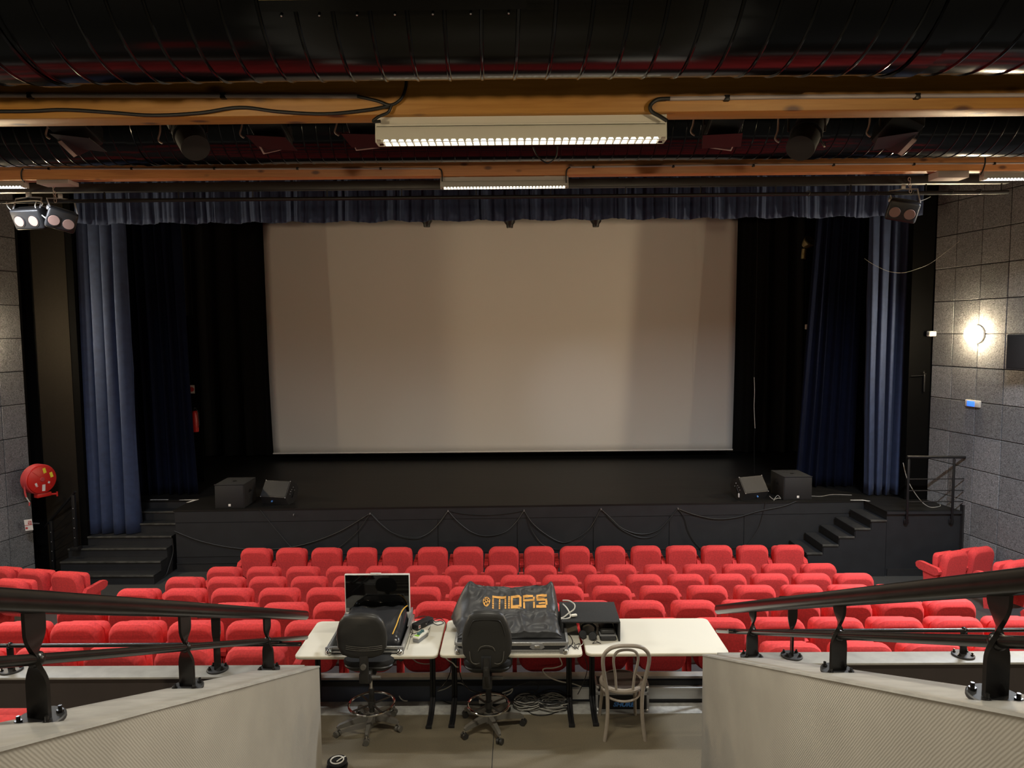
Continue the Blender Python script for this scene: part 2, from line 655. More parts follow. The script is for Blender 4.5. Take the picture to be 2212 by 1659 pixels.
PL, UL, NL = side_wall('left')
PR, UR, NR = side_wall('right')
struct(MB().box2((-12.6, -3.9, -1.3), (11, -3.7, 8)).build('wall_back', MATTE))

# ---- ceiling with slope, glulam beams
ce = struct(MB().rings([[(-12.6, -3.9, 4.72), (11, -3.9, 4.72), (11, -3.9, 4.9), (-12.6, -3.9, 4.9)],
                        [(-12.6, 14.6, 7.6), (11, 14.6, 7.6), (11, 14.6, 7.8), (-12.6, 14.6, 7.8)]]).build('ceiling', MATTE))
# proscenium: piers, header
struct(MB().box2((-9.98, 14.02, FL), (-9.66, 14.2, 7.6)).build('wall_front_left', BLACKW))
struct(MB().box2((-9.70, 13.99, FL), (-9.02, 14.6, 7.6)).build('wall_front_pier', PIER))
struct(MB().box2((-9.02, 14.0, FL), (-8.88, 14.08, 7.6)).build('wall_front_strip', BLACKW))
struct(MB().box2((8.12, 14.42, ST), (8.7, 14.6, 7.6)).build('wall_front_right', BLACKW))
struct(MB().box2((-9, 14.55, 6.75), (8.4, 14.7, 7.7)).build('wall_header', MATTE))
struct(MB().box2((-10.9, 14.6, FL), (-10.7, 21, 9)).build('wall_stage_left', MATTE))
struct(MB().box2((10.5, 14.6, FL), (10.7, 21, 9)).build('wall_stage_right', MATTE))
struct(MB().box2((-10.9, 20.8, FL), (10.7, 21, 9)).build('wall_stage_back', MATTE))
struct(MB().box2((-10.9, 14.7, 8.6), (10.7, 21, 8.7)).build('ceiling_stage', MATTE))

# ---- stage
FY = lambda x: 14.13 + .0304 * x
XL, XR, XW, YW = -7.05, 7.24, 8.74, 13.45
top = [(XL, FY(XL)), (XR, FY(XR)), (XR, YW), (XW, YW), (8.6, 14.40), (10.45, 14.62), (10.45, 20.8), (-10.65, 20.8), (-10.65, 14.80), (XL, 14.80)]
stage = struct(MB().prism(top, .135, ST).build('stage', STAGEFLOOR))
ins = [(XL + .02, FY(XL) + .03), (XR + .02, FY(XR) + .03), (XR + .02, YW + .03), (XW - .02, YW + .03), (8.58, 14.40),
       (10.45, 14.62), (10.45, 20.8), (-10.65, 20.8), (-10.65, 14.83), (XL + .02, 14.83)]
MB().prism(ins, FL, .135).build('base', STAGEF, stage)
rotz = math.atan(.0304)


def on_front(x, z, d=0.):
    return V((x, FY(x) + .03 - d, z))


def front_box(name, x0, x1, z0, z1, d, m, parent, bevel=0.):
    c = on_front((x0 + x1) / 2, (z0 + z1) / 2, d / 2)
    return MB().box((0, 0, 0), (x1 - x0, d, z1 - z0), bevel=bevel, seg=1).build(name, m, parent, c, (0, 0, rotz))


front_box('fascia', XL + .02, XR, -.095, .132, .022, STAGEF, stage)
xs = [XL + .02, -3.3, -1.66, -.02, 1.56, 3.15, 4.72, XR]
for a, b in zip(xs, xs[1:]):
    front_box('panel', a + .008, b - .008, -.82, -.11, .014, STAGEF, stage, .003)
front_box('skirting', XL + .02, XR, FL, FL + .16, .02, BLACKP, stage)
front_box('skirting_ledge', XL + .02, XR, FL + .17, FL + .19, .03, STAGEF, stage)
MB().box2((XR + .05, YW + .008, FL), (XW - .02, YW + .03, FL + .14)).build('skirting', BLACKP, stage)
MB().box2((XR, YW - .02, .12), (XW, YW, .172)).build('nosing', STAGEF, stage)
# wall upstand at the end of the wing
dv = (PR - UR * 1.0)
MB().prism([(8.62, 14.38), (8.60, 14.36), (8.72, YW + .01), (8.76, YW + .01)], ST, ST + .16).build('upstand', BLACKP, stage)
MB().box2((8.70, YW - .05, FL), (8.775, YW + .05, .30)).build('end_post', BLACKP, stage)

# white tape marks
for i, pl in enumerate([[(-7.99, 14.80), (-7.60, 14.80), (-7.60, 14.84), (-7.99, 14.84)],
                        [(-7.34, 14.80), (-6.93, 14.82), (-7.02, 14.55), (-7.08, 14.55), (-7.03, 14.76), (-7.34, 14.76)],
                        [(6.97, 14.40), (7.24, 14.41), (7.35, 14.30), (7.30, 14.28), (7.20, 14.36), (6.97, 14.365)]]):
    tag(MB().prism(pl, ST + .0005, ST + .003).build('tape_mark', WHITE),
        ['straight white tape strip on the stage edge behind the left stair',
         'hooked white tape mark on the stage edge beside the left stair',
         'bent white tape mark at the top of the right stage stair'][i], 'tape mark')

# ---- stairs up to the stage
def step_box(b, x0, x1, y0, y1, z, z0):
    b.box2((x0, y0 + .02, z0), (x1, y1, z - .03))
    b.box2((x0, y0, z - .03), (x1, y1, z), bevel=.006)
    return b


st = thing('stage_stair', 'wide black stair climbing to the stage beneath the left blue curtain', 'stair', (-8.1, 13.2, FL))
ys = [13.21, 13.49, 13.75, 13.96, 14.25, 14.52, 14.80]
for i in range(6):
    z = .186 * (i + 1)
    x0 = -9.15 if i < 3 else -8.87
    x1 = -7.135
    b = MB()
    ye = ys[i + 1] + .02 if i < 5 else 14.8
    step_box(b, x0 + 8.1, x1 + 8.1, ys[i] - 13.2, ye - 13.2 - .001, z, 0 if i < 6 else 0)
    sp = b.build('step', STAGEF, st)
    MB().box2((x0 + 8.1, ys[i] - 13.2 - .004, z - .03), (x1 + 8.1, ys[i] - 13.2 + .035, z + .003), bevel=.004).build('nosing', NOSE, sp)
st2 = thing('stage_stair', 'narrow black stair rising sideways along the stage to the right platform', 'stair', (6.2, 13.45, FL))
pl = [(7.238 - 6.2, 0), (7.238 - 6.2, ST - FL - .163 - .03)]
for k in range(1, 8):
    z = ST - .163 * k - FL
    x1 = 7.238 - .31 * (k - 1) - 6.2
    MB().box2((x1 - .318, -.02, z - .032), (x1, .84, z), bevel=.006).build('tread', STAGEF, st2)
    MB().box2((x1 - .318, -.024, z - .034), (x1 - .002, .012, z + .002), bevel=.004).build('nosing', NOSE, st2)
    MB().box2((x1 - .30, .02, z - .195 if k < 7 else 0), (x1 - .28, .84, z - .032)).build('riser', STAGEF, st2)
    pl += [(x1 - .29, z - .033), (x1 - .29, max(0, z - .163 - .033))]
MB().prism(pl, 0, .02, 'Y').build('stringer', STAGEF, st2)

# ================================================================== CINEMA SEATS
def seat_proto(right_arm):
    t = thing('cinema_chair', 'red seat', 'chair')
    # backrest: leaning loft from rear panel to front pad
    def loop(y, wd, z0, z1, r):
        return [(x, y - (z - .32) * .14, z) for x, z in rrect(wd, z1 - z0, r, 5, 0, (z0 + z1) / 2)]
    def panel_edge(dz):
        return loop
    rings = [loop(.012, .30, .40, .68, .09), loop(.0, .485, .285, .795, .125), loop(.001, .497, .28, .802, .128),
             loop(.016, .528, .275, .828, .135), loop(.045, .555, .27, .856, .14), loop(.085, .568, .27, .869, .142),
             loop(.12, .566, .275, .868, .14), loop(.145, .53, .30, .845, .13), loop(.155, .46, .35, .80, .12)]
    MB().rings(rings).build('backrest', RED, t, angle=26)
    # folded seat pad
    rings = []
    for y, wd, z0, z1 in ((.16, .40, .36, .74), (.165, .46, .33, .77), (.20, .49, .31, .79), (.25, .49, .31, .79), (.275, .44, .34, .76)):
        rings.append([(x, y, z) for x, z in rrect(wd, z1 - z0, .07, 3, 0, (z0 + z1) / 2)])
    MB().rings(rings).build('seat_pad', RED, t)
    for sx in ((-1, 1) if right_arm else (-1,)):
        x = sx * .33
        prof = [(y, z) for y, z in ((.02, .52), (.06, .575), (.40, .605), (.47, .59), (.50, .55), (.485, .49), (.42, .455), (.10, .43), (.04, .46))]
        MB().prism(prof, x - .038, x + .038, 'X').build('armrest', RED, t, bevel=.014)
        MB().prism([(.05, 0), (.30, 0), (.36, .5), (.08, .5)], x - .024, x + .024, 'X').build('side_panel', RED, t)
    return t


P0, P1 = seat_proto(False), seat_proto(True)
used = {0: False, 1: False}
N_SEATS = 0


def put_seat(x, y, z, label, group, arm=False, rz=0.):
    global N_SEATS
    N_SEATS += 1
    pr = P1 if arm else P0
    jit = random.uniform(-.012, .012)
    if not used[arm]:
        used[arm] = True
        pr.location = (x, y, z)
        pr.rotation_euler = (0, 0, rz + jit)
        tag(pr, label, 'chair', group)
        return
    dup(pr, (x, y, z), rz + jit, label, group)


SY = .075   # the back's top edge sits this far behind the seat origin
rows = [('front row beside the stage', 12.64, -4.93, 5.05, 16, FL),
        ('second row from the stage', 11.6, -5.10, 5.18, 16, FL),
        ('third row from the stage', 10.55, -5.28, 5.27, 17, -.93),
        ('fourth row from the stage', 9.5, -5.44, 5.38, 17, -.72),
        ('fifth row from the stage', 8.45, -5.57, 5.46, 18, -.52),
        ('sixth row from the stage', 7.4, -5.59, 5.50, 18, -.31)]
for rn, y, x0, x1, n, z in rows:
    for i in range(n):
        put_seat(x0 + (x1 - x0) * i / (n - 1), y + SY, z, 'red folding seat, %s from the left in the %s' % (ORD[i], rn),
                 'red seats of the ' + rn, i == n - 1)
for nm, lst in (('left', [-5.94, -5.26, -4.58, -3.90, -3.22, -2.54]), ('right', [2.62, 3.29, 3.96, 4.63, 5.30])):
    for i, x in enumerate(lst):
        put_seat(x, 6.35 + SY, -.11, 'red folding seat, %s from the left behind the %s railing ledge' % (ORD[i], nm),
                 'red seats below the %s ledge' % nm, i == len(lst) - 1)
side = [(-7.66, 11.42, FL + .02, -12, 'innermost seat of the angled block by the left stair', 1),
        (-8.33, 11.56, FL + .02, -12, 'middle seat of the angled block by the left stair', 0),
        (-9.0, 11.70, FL + .02, -12, 'outermost seat of the angled block by the left tiled wall', 0),
        (-7.92, 10.50, -.90, -12, 'seat one row behind the angled left block', 0),
        (-6.75, 8.05, -.52, -10, 'half hidden seat behind the left handrail at the picture edge', 0),
        (7.85, 12.25, FL + .02, 20, 'inner seat of the angled pair below the right wing', 0),
        (8.46, 12.46, FL + .02, 20, 'outer seat of the angled pair against the right tiled wall', 0),
        (8.25, 11.25, -.95, 20, 'seat just behind the angled right pair', 1),
        (7.05, 8.5, -.50, 18, 'seat under the right handrail at the picture edge', 1)]
for x, y, z, a, nm, arm in side:
    put_seat(x, y, z, 'red folding ' + nm, 'red seats of the angled side blocks', bool(arm), R(a))
p = at(12, 1571, 3.4)
put_seat(p.x - .12, 3.4 + SY, p.z - .87, 'red folding seat behind the left railing post, only its top showing', 'red seats of the rear tier', True)
# fit the two side-block floors under their seats
for (x0, x1, y0, y1, z) in ((-9.7, -7.1, 11.352, 12.4, FL + .02), (-9.6, -7.0, 10.302, 11.35, -.90), (7.3, 8.75, 12.1, 13.0, FL + .02), (7.4, 8.9, 11.0, 11.98, -.95)):
    slab(x0, x1, y0, y1, FL - .1, z, TIERM)

# ================================================================== CEILING SERVICES
def duct(y, z, r, x0, x1, label, m=DUCT):
    pitch = .137
    t = thing('ventilation_duct', label, 'duct', (0, y, z))
    NA = 56
    offs = [(0, 0), (.06, 0), (.121, 0), (.124, .004), (.129, .0055), (.134, .004)]
    rings = []
    n = int((x1 - x0) / pitch)
    for i in range(n):
        for o, h in offs:
            ring = []
            for k in range(NA):
                a = 2 * pi * k / NA
                dent = .0016 * noise.noise(((i * pitch + o) * 2.2, 2.5 * cos(a), 2.5 * sin(a) + y))
                rr = r + h + dent
                ring.append((x0 + i * pitch + o + pitch * (.5 - abs(k / NA - .5)) * .8, rr * cos(a), rr * sin(a)))
            rings.append(ring)
    MB().rings(rings).build('spiral_pipe', m, t, angle=22)
    for cx in (x0 * .45, x1 * .37):
        rings = []
        for o, h in ((-.05, .004), (-.045, .012), (.045, .012), (.05, .004)):
            rings.append([(cx + o, (r + h) * cos(2 * pi * k / 40), (r + h) * sin(2 * pi * k / 40)) for k in range(40)])
        MB().rings(rings, caps=False).build('joint_sleeve', m, t)
    return t


d1 = duct(2.95, 5.25, .437, -4.4, 4.4, 'large black spiral ventilation duct under the ceiling nearest the camera')
d2 = duct(7.45, 5.98, .437, -8.6, 8.4, 'black spiral ventilation duct between the two timber beams')
# register on the underside of the near duct
vg = thing('air_register', 'black rectangular air register with pale flange on the near ventilation duct', 'vent', (-.43, 2.95, 5.25))
a0 = R(221)
for nm, s0, s1, h0, h1, m in (('frame', -.02, .30, .0, .07, DUCT), ('flange', .02, .045, .07, .078, BRASS), ('grille', .05, .27, .06, .072, BLACKM)):
    b = MB()
    c, sn = cos(a0), sin(a0)
    rad = V((0, c, sn))
    tan = V((0, sn, -c))
    pts = []
    for s_, h in ((s0, h0), (s1, h0), (s1, h1), (s0, h1)):
        pts.append(rad * (.437 + h) + tan * s_)
    x0, x1 = (-.475, .475) if nm != 'grille' else (-.44, .44)
    b.rings([[(x0, q.y, q.z) for q in pts], [(x1, q.y, q.z) for q in pts]])
    b.build(nm, m, vg)
for k in range(7):
    MB().sphere((-.43 + k * .14, .437 * cos(a0 + .12) - .004, .437 * sin(a0 + .12) - .004), .006, 8, 6).build('rivet', CHROME, vg)


def beam(y0, y1, z0, z1, x0, x1, m, label):
    b = MB().box2((x0, y0, z0), (x1, y1, z1), bevel=.006)
    return tag(b.build('timber_beam', m), label, 'beam')


bm1 = beam(3.65, 3.79, 4.865, 5.85, -4.6, 4.6, WOOD1, 'orange varnished pine beam nearest the camera, above the large light fitting')
bm2 = beam(8.28, 8.42, 5.575, 6.5, -8.9, 8.7, WOOD2, 'reddish pine beam further back, just in front of the stage pelmet')


def conduit(pts, label):
    t = thing('cable_conduit', label, 'conduit', pts[0])
    o = V(pts[0])
    q = [V(p) - o for p in pts]
    MB().tube(q, .011, 8, smooth=False).build('pipe', CONDUIT, t)
    n = max(2, int((q[-1] - q[0]).length / .9))
    for k in range(n):
        c = q[0].lerp(q[-1], (k + .3) / n)
        MB().box((c.x, .004, c.z), (.03, .03, .03), bevel=.005).build('clip', BLACKM, t)
    return t


Y1, Y2 = 3.638, 8.268
conduit([at(-60, 206, Y1), at(775, 208, Y1)], 'grey conduit clipped along the left half of the near beam')
conduit([at(1447, 213, Y1), at(1720, 209, Y1), at(2270, 205, Y1)], 'grey conduit clipped along the right half of the near beam')
conduit([at(52, 364, Y2), at(420, 365, Y2), at(948, 364, Y2)], 'thin grey conduit along the left half of the far beam')
conduit([at(1230, 361, Y2), at(1600, 356, Y2), at(2270, 352, Y2)], 'thin grey conduit along the right half of the far beam')


def cable(name, pts, r, m, label, cat='cable', group=None, n=8, sub=6):
    return tag(MB().tube(pts, r, n, sub=sub).build(name, m), label, cat, group)


P = lambda Y, *q: [at(x, y, Y) for x, y in q]
cable('hanging_cable', P(3.63, (-40, 240), (60, 240), (138, 237), (240, 243), (330, 249), (430, 244), (518, 232), (600, 241), (700, 246), (790, 238), (845, 228)), .009, CABLEB,
      'black cable drooping along the near beam on its left half')
cable('hanging_cable', P(3.625, (772, 208), (815, 218), (843, 227), (866, 214), (876, 190), (878, 165)), .008, CABLEB,
      'black cable rising from the beam to the near duct')
cable('hanging_cable', P(3.62, (845, 229), (838, 243), (818, 252), (806, 262), (822, 262)), .008, CABLEB, 'short black cable feeding the left end of the near light fitting')
cable('hanging_cable', P(3.62, (1447, 213), (1420, 215), (1405, 228), (1408, 241), (1425, 251), (1441, 261)), .010, CABLEB, 'black cable looping from conduit to the right end of the near light')
cable('hanging_cable', P(8.25, (948, 364), (953, 368), (955, 378), (955, 392)), .008, CABLEB, 'short cable dropping to the left end of the far centre light')
cable('hanging_cable', P(8.25, (1232, 361), (1225, 366), (1223, 376), (1223, 395)), .008, CABLEB, 'short cable dropping to the right end of the far centre light')
cable('hanging_cable', P(8.25, (50, 364), (46, 372), (47, 386), (53, 393)), .008, CABLEB, 'short cable dropping to the far left light fitting')
cable('hanging_cable', P(8.25, (2128, 340), (2128, 352), (2124, 366), (2118, 378)), .008, CABLEB, 'short cable dropping to the far right light fitting')
cable('hanging_cable', P(5.6, (1152, 318), (1162, 338), (1182, 352), (1200, 340), (1204, 316)), .006, CABLEB, 'thin loop of cable hanging below the near light fitting')

for i, (px0, px1, py0, py1, nm) in enumerate(((80, 150, 378, 397, 'left'), (2025, 2091, 366, 384, 'right'))):
    a, b2 = at(px0, py0, 8.27), at(px1, py1, 8.27)
    tag(MB().box2((a.x, 8.25, b2.z), (b2.x, 8.45, 5.572), bevel=.004).build('hanger_plate', PINK),
        'pale pink anchor plate under the far beam near its %s end' % nm, 'plate')

# ---- fluorescent fittings
def luminaire(x, y, z, watts, idx, label, cool=False):
    t = thing('fluorescent_light', label, 'ceiling light', (x, y, z))
    m = LUMW if idx == 0 else LUMD
    Lh = .748
    MB().prism([(-.036, .082), (.036, .082), (.036, .128), (-.036, .128)], -Lh, Lh, 'X').build('gear_tray', m, t, bevel=.004)
    MB().box2((-Lh, -.042, .082), (Lh, .042, .092), bevel=.002).build('tray_lip', m, t)
    pr = []
    for k in range(7):
        a = R(90 * k / 6)
        pr.append((-.030 - .012 * sin(a), .082 - .062 * (1 - cos(a))))
    out = pr + [(-.042, .014)]
    sec = out + [(-p_[0], p_[1]) for p_ in reversed(out)]
    MB().prism(sec, -Lh, Lh, 'X').build('reflector', m, t)
    MB().box2((-Lh + .03, -.034, .008), (Lh - .03, .034, .013)).build('diffuser', GLOWC if cool else GLOW, t)
    lb = MB()
    for k in range(38):
        xx = -Lh + .03 + (2 * Lh - .06) * k / 37
        lb.rings([[(xx - .002, -.040, .0), (xx - .002, .040, .0), (xx - .010, .040, .014), (xx - .010, -.040, .014)],
                  [(xx + .002, -.040, .0), (xx + .002, .040, .0), (xx + .010, .040, .014), (xx + .010, -.040, .014)]])
    for sy in (-1, 1):
        lb.box((0, sy * .040, .0015), (2 * Lh, .003, .003))
    o = lb.build('louvre', LUMW, t)
    o['kind'] = 'stuff'
    gl = MB()
    for sy in (-1, 1):
        gl.box((0, sy * .037, .008), (2 * Lh - .05, .003, .011))
    gl.build('lit_side_strip', GLOWC if cool else GLOW, t)
    for sx in (-1, 1):
        MB().prism([(-.042, .0), (.042, .0), (.044, .03), (.037, .086), (.036, .128), (-.036, .128), (-.037, .086), (-.044, .03)], sx * Lh, sx * (Lh + .006), 'X').build('end_cap', m, t)
        MB().box((sx * .5, 0, .134), (.06, .04, .012)).build('mounting_clip', m, t)
    l = area('fluorescent_tubes', (x, y, z - .012), (1.42, .07), watts, (.86, .92, 1.0) if cool else FLUO, spread=165)
    l.parent = t
    l.location = (0, 0, -.012)
    return t


LUM_LABELS = ['large white louvred fluorescent light under the near pine beam', 'louvred light under the near beam, left aisle', 'louvred light under the near beam, right aisle',
              'louvred fluorescent light glowing at the middle of the far beam', 'louvred fluorescent light at the left end of the far beam',
              'louvred fluorescent light at the right end of the far beam', 'louvred light above the gallery stair', 'louvred light above the gallery, left', 'louvred light above the gallery, right']
for i, (x, y, z, wt) in enumerate(LUMS):
    luminaire(x, y, z, wt, i, LUM_LABELS[i], i in (4, 5))

# ---- profile spotlights on a bar behind the near beam
tag(MB().cyl((-4.6, 5.45, 5.62), (4.6, 5.45, 5.62), .025).build('lighting_bar', BLACKM), 'black lighting bar carrying the spotlights behind the near beam', 'bar')


def spot_box(px, py, roll, kind, label):
    p = at(px, py, 5.5)
    t = thing('stage_spotlight', label, 'spotlight', (p.x, 5.5, p.z))
    rot = M.Rotation(R(-roll), 3, 'Y') @ M.Rotation(R(-35), 3, 'X')
    if kind == 'box':
        MB().box((0, 0, .02), (.24, .30, .22), rot, bevel=.02).build('housing', BLACKM, t)
        MB().box((0, .0, -.10), (.20, .16, .02), rot, bevel=.004).build('front_plate', CONDUIT, t)
        d = rot @ V((0, .02, -.13))
        MB().prism([(-.17, -.09), (.13, -.09), (.17, .09), (-.13, .09)], -.003, .003).build('barn_door', BLACKM, t, (d.x, d.y, d.z), (R(-18), R(roll * .3), 0))
        MB().box((.125, 0, .02), (.006, .26, .03), rot).build('cooling_rib', BLACKM, t)
        MB().box((-.125, 0, .02), (.006, .26, .03), rot).build('cooling_rib', BLACKM, t)
    else:
        a, b2 = rot @ V((0, 0, .26)), rot @ V((0, 0, -.20))
        MB().cyl(a, b2, .115, .105, 20).build('housing', MATTE, t)
        c1, c2 = rot @ V((0, 0, -.02)), rot @ V((0, 0, .0))
        MB().cyl(c1, c2, .12, .12, 20).build('clamp_ring', BLACKM, t)
        MB().tube([rot @ V((.12, 0, .05)), rot @ V((.17, 0, .0)), rot @ V((.17, .02, .08))], .006).build('tilt_handle', CHROME, t)
    MB().tube([(-.14, 0, .02), (-.14, 0, .20), (0, -.02, 5.60 - p.z), (.14, 0, .20), (.14, 0, .02)], .010, 6, smooth=False).build('yoke', BLACKM, t)
    MB().tube([(-.22, 0, 5.6 - p.z - .06), (-.22, 0, .05), (-.24, 0, -.03), (-.21, 0, -.06)], .007, 6).build('safety_hook', CONDUIT, t)


for i, (px, py, roll, kind) in enumerate([(165, 282, 24, 'box'), (408, 292, 38, 'tube'), (585, 280, 12, 'box'), (790, 275, 6, 'box'),
                                          (1560, 275, -8, 'box'), (1742, 290, -34, 'tube'), (1940, 278, -26, 'box')]):
    spot_box(px, py, roll, kind, 'black %s stage spotlight, %s from the left on the bar behind the near beam' % ('square' if kind == 'box' else 'tubular', ORD[i]))

# ---- rigging bars in front of the pelmet, blinders
rg = thing('rigging_bar', 'black rigging bar hung across the hall in front of the pelmet', 'bar', (-.9, 9.0, 5.6))
MB().box2((-7.4, -.045, -.03), (7.13, .045, .075), bevel=.006).build('upper_bar', BLACKM, rg)
MB().cyl((-7.4, -.02, -.14), (7.13, -.02, -.14), .024).build('lower_bar', BLACKM, rg)
for k in range(16):
    x = -7.2 + k * .95
    MB().box((x, -.01, -.085), (.012, .012, .12)).build('spacer', BLACKM, rg)
for k, x in enumerate((4.6, 5.1, 5.45, 5.9, 6.4, 6.75)):
    MB().tube([(x, -.05, -.165), (x + .02, -.05, -.115), (x - .01, .0, -.11), (x + .03, .02, -.165)], .006, 6).build('cable_tie', CABLEB, rg)


def chain(pl, label):
    a, b2 = V(pl[0]), V(pl[1])
    t = thing('hanging_chain', label, 'chain', tuple(a))
    n = 5
    ln = (b2 - a).length / n
    for k in range(n):
        c = (b2 - a) * ((k + .5) / n)
        h = ln * .62
        w_ = .016
        ax = V((1, 0, 0)) if k % 2 == 0 else V((0, 1, 0))
        ring = [c + ax * (w_ * cos(2 * pi * j / 10)) + V((0, 0, h * sin(2 * pi * j / 10))) for j in range(10)]
        MB().tube(ring, .005, 6, smooth=False, closed=True).build('link', PINK, t)


chain((at(115, 398, 8.95), at(120, 437, 8.95)), 'steel chain hanging from the left anchor plate to the rigging bar')
chain((at(1964, 384, 8.95), at(1967, 416, 8.95)), 'steel chain hanging over the right blinder lamp')


def blinder(px, py, wpx, rz, tilt, label, roll=0.):
    c = at(px, py, 8.9)
    k = 9.0 / 1500 * 1.02
    wd = wpx * k
    hd = .26
    t = thing('blinder_lamp', label, 'stage lamp', tuple(c), R(rz))
    rot = M.Rotation(R(roll), 3, 'Y') @ M.Rotation(R(tilt), 3, 'X')
    MB().box((0, .06, 0), (wd, .16, hd), rot, bevel=.03, seg=3).build('housing', BLACKM, t)
    MB().box((0, .05, hd * .42), (wd * .96, .15, .05), rot, bevel=.02, seg=3).build('top_cover', ALUD, t)
    for sx in (-1, 1):
        q = rot @ V((sx * wd * .24, -.024, -.04))
        n = rot @ V((0, -1, 0))
        MB().cyl(q, q + n * .012, .066, .062, 24).build('lamp_face', LAMPPINK, t)
        MB().cyl(q - n * .002, q + n * .006, .078, .078, 24).build('lamp_rim', BLACKM, t)
    top = V((0, .05, hd * .5 + .14))
    MB().tube([rot @ V((-wd * .46, .05, .10)), V((-wd * .44, .05, hd * .5 + .12)), V((0, .05, hd * .5 + .135)), V((wd * .44, .05, hd * .5 + .12)), rot @ V((wd * .46, .05, .10))], .010, 6, smooth=False).build('yoke', ALUD, t)
    MB().box(top + V((0, 0, .02)), (.05, .05, .06), bevel=.008).build('hook_clamp', ALUD, t)
    return t


blinder(58, 470, 68, -8, 24, 'twin round blinder lamp with brightly lit metal top at the far left rigging end')
blinder(134, 473, 54, 38, 20, 'twin round blinder lamp turned towards the middle beside the left chain', 14)
blinder(1951, 453, 58, -22, 22, 'black twin round blinder lamp hanging from the right end of the rigging bar', 14)
cable('hanging_cable', P(8.9, (15, 440), (40, 436), (80, 434), (92, 440), (84, 452), (86, 462), (98, 470)), .007, CABLEW, 'pale cable bundle looping between the two left blinder lamps')
cable('hanging_cable', P(8.88, (78, 436), (76, 446), (82, 458), (92, 466), (104, 476)), .006, CABLEW, 'second pale cable beside the two left blinder lamps')
cable('hanging_cable', P(8.9, (14, 436), (16, 445), (24, 454), (34, 458)), .006, CABLEG, 'grey cable running into the far left blinder lamp')
cable('hanging_cable', P(8.85, (1975, 446), (1985, 436), (2000, 430), (2010, 425)), .005, CABLEG, 'thin cable from the right blinder lamp to the bar')

# ================================================================== STAGE HANGINGS
def curtain(name, label, top, bot, y, zt, zb, folds, amp, m, cat='curtain', seed=0, hem=True, scallop=0., sharp=.55, nv=26, parent=None, gather=0., pleat=False, swag=False):
    """cloth sheet hung in deep folds. top/bot = (x0, x1) extents"""
    rnd = random.Random(seed)
    nu = int(folds * (40 if swag else 22 if pleat else 14))
    # irregular fold phase
    ph = [0.]
    for k in range(nu):
        ph.append(ph[-1] + 1 + .55 * noise.noise((k * .09, seed, 3.3)))
    ph = [p_ / ph[-1] for p_ in ph]
    fa = [1 + .5 * noise.noise((k * .7, seed, 8.1)) for k in range(int(folds) + 3)]
    rows_ = []
    for j in range(nv + 1):
        v = j / nv
        row = []
        for i in range(nu + 1):
            u = i / nu
            q = ph[i] * folds
            s = sin(2 * pi * q + .7 * noise.noise((v * 1.5, seed, q * .3)))
            f = math.copysign(abs(s) ** sharp, s)
            a = amp * fa[int(q)] * (.75 + .45 * v)
            if swag:
                f = .75 * sin(2 * pi * q) + .32 * sin(2 * pi * q * 3.7 + 2 * noise.noise((q, seed, 4))) + .18 * sin(2 * pi * q * 9.3)
            if pleat:
                ql = q + (.10 * noise.noise((v * 1.4, seed, int(q) * 3.1)))
                f = 2.2 * abs(sin(pi * ql)) ** .5 - 1.2
            xx = (top[0] * (1 - v) + bot[0] * v) * (1 - u) + (top[1] * (1 - v) + bot[1] * v) * u
            xx += cos(2 * pi * q) * amp * .35 + .02 * noise.noise((q, v * 2.2, seed + 5))
            yy = y - a * f + .03 * noise.noise((q * .5, v * 1.3, seed + 2)) + gather * v * v
            z = zt + (zb - zt) * v
            if j == nv:
                z += .012 * noise.noise((q * 2, seed, 1)) - scallop * abs(sin(pi * q)) * .6
            elif scallop and v > .6:
                z -= scallop * abs(sin(pi * q)) * .6 * (v - .6) / .4
            row.append((xx, yy, z))
        rows_.append(row)
    me = bpy.data.meshes.new(name)
    vs = [p_ for r in rows_ for p_ in r]
    W = nu + 1
    fs = [(j * W + i, j * W + i + 1, (j + 1) * W + i + 1, (j + 1) * W + i) for j in range(nv) for i in range(nu)]
    me.from_pydata(vs, [], fs)
    mark(me, 80)
    o = link(name, me, m, parent)
    md = o.modifiers.new('thickness', 'SOLIDIFY')
    md.thickness = .008
    if label:
        tag(o, label, cat)
    return o


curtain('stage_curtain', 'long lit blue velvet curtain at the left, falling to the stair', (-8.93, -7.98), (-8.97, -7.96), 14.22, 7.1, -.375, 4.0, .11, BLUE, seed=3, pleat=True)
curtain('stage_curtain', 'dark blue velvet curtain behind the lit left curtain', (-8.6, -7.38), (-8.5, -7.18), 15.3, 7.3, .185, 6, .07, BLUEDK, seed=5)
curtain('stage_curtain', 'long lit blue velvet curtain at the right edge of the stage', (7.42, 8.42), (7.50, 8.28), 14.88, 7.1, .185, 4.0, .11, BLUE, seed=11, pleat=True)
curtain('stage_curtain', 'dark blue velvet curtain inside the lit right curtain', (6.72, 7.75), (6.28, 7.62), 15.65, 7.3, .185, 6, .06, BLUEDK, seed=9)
curtain('stage_pelmet', 'blue pleated pelmet running across the top of the stage opening', (-8.82, 8.02), (-8.82, 8.02), 14.02, 7.35, 5.985, 19, .085, BLUE, cat='pelmet', seed=21, scallop=.06, swag=True, nv=12)
curtain('black_leg', 'black masking drape hanging in the left wing', (-10.5, -8.1), (-10.5, -8.1), 17.3, 8.4, .185, 8, .09, DRAPE, cat='drape', seed=31, nv=8)
curtain('black_leg', 'black masking drape hanging in the right wing', (7.3, 10.3), (7.3, 10.3), 17.5, 8.4, .185, 9, .09, DRAPE, cat='drape', seed=33, nv=8)
curtain('black_backdrop', 'black backdrop curtain behind the cinema screen', (-10.4, 10.3), (-10.4, 10.3), 20.2, 8.4, .185, 40, .09, DRAPE, cat='drape', seed=35, nv=8)

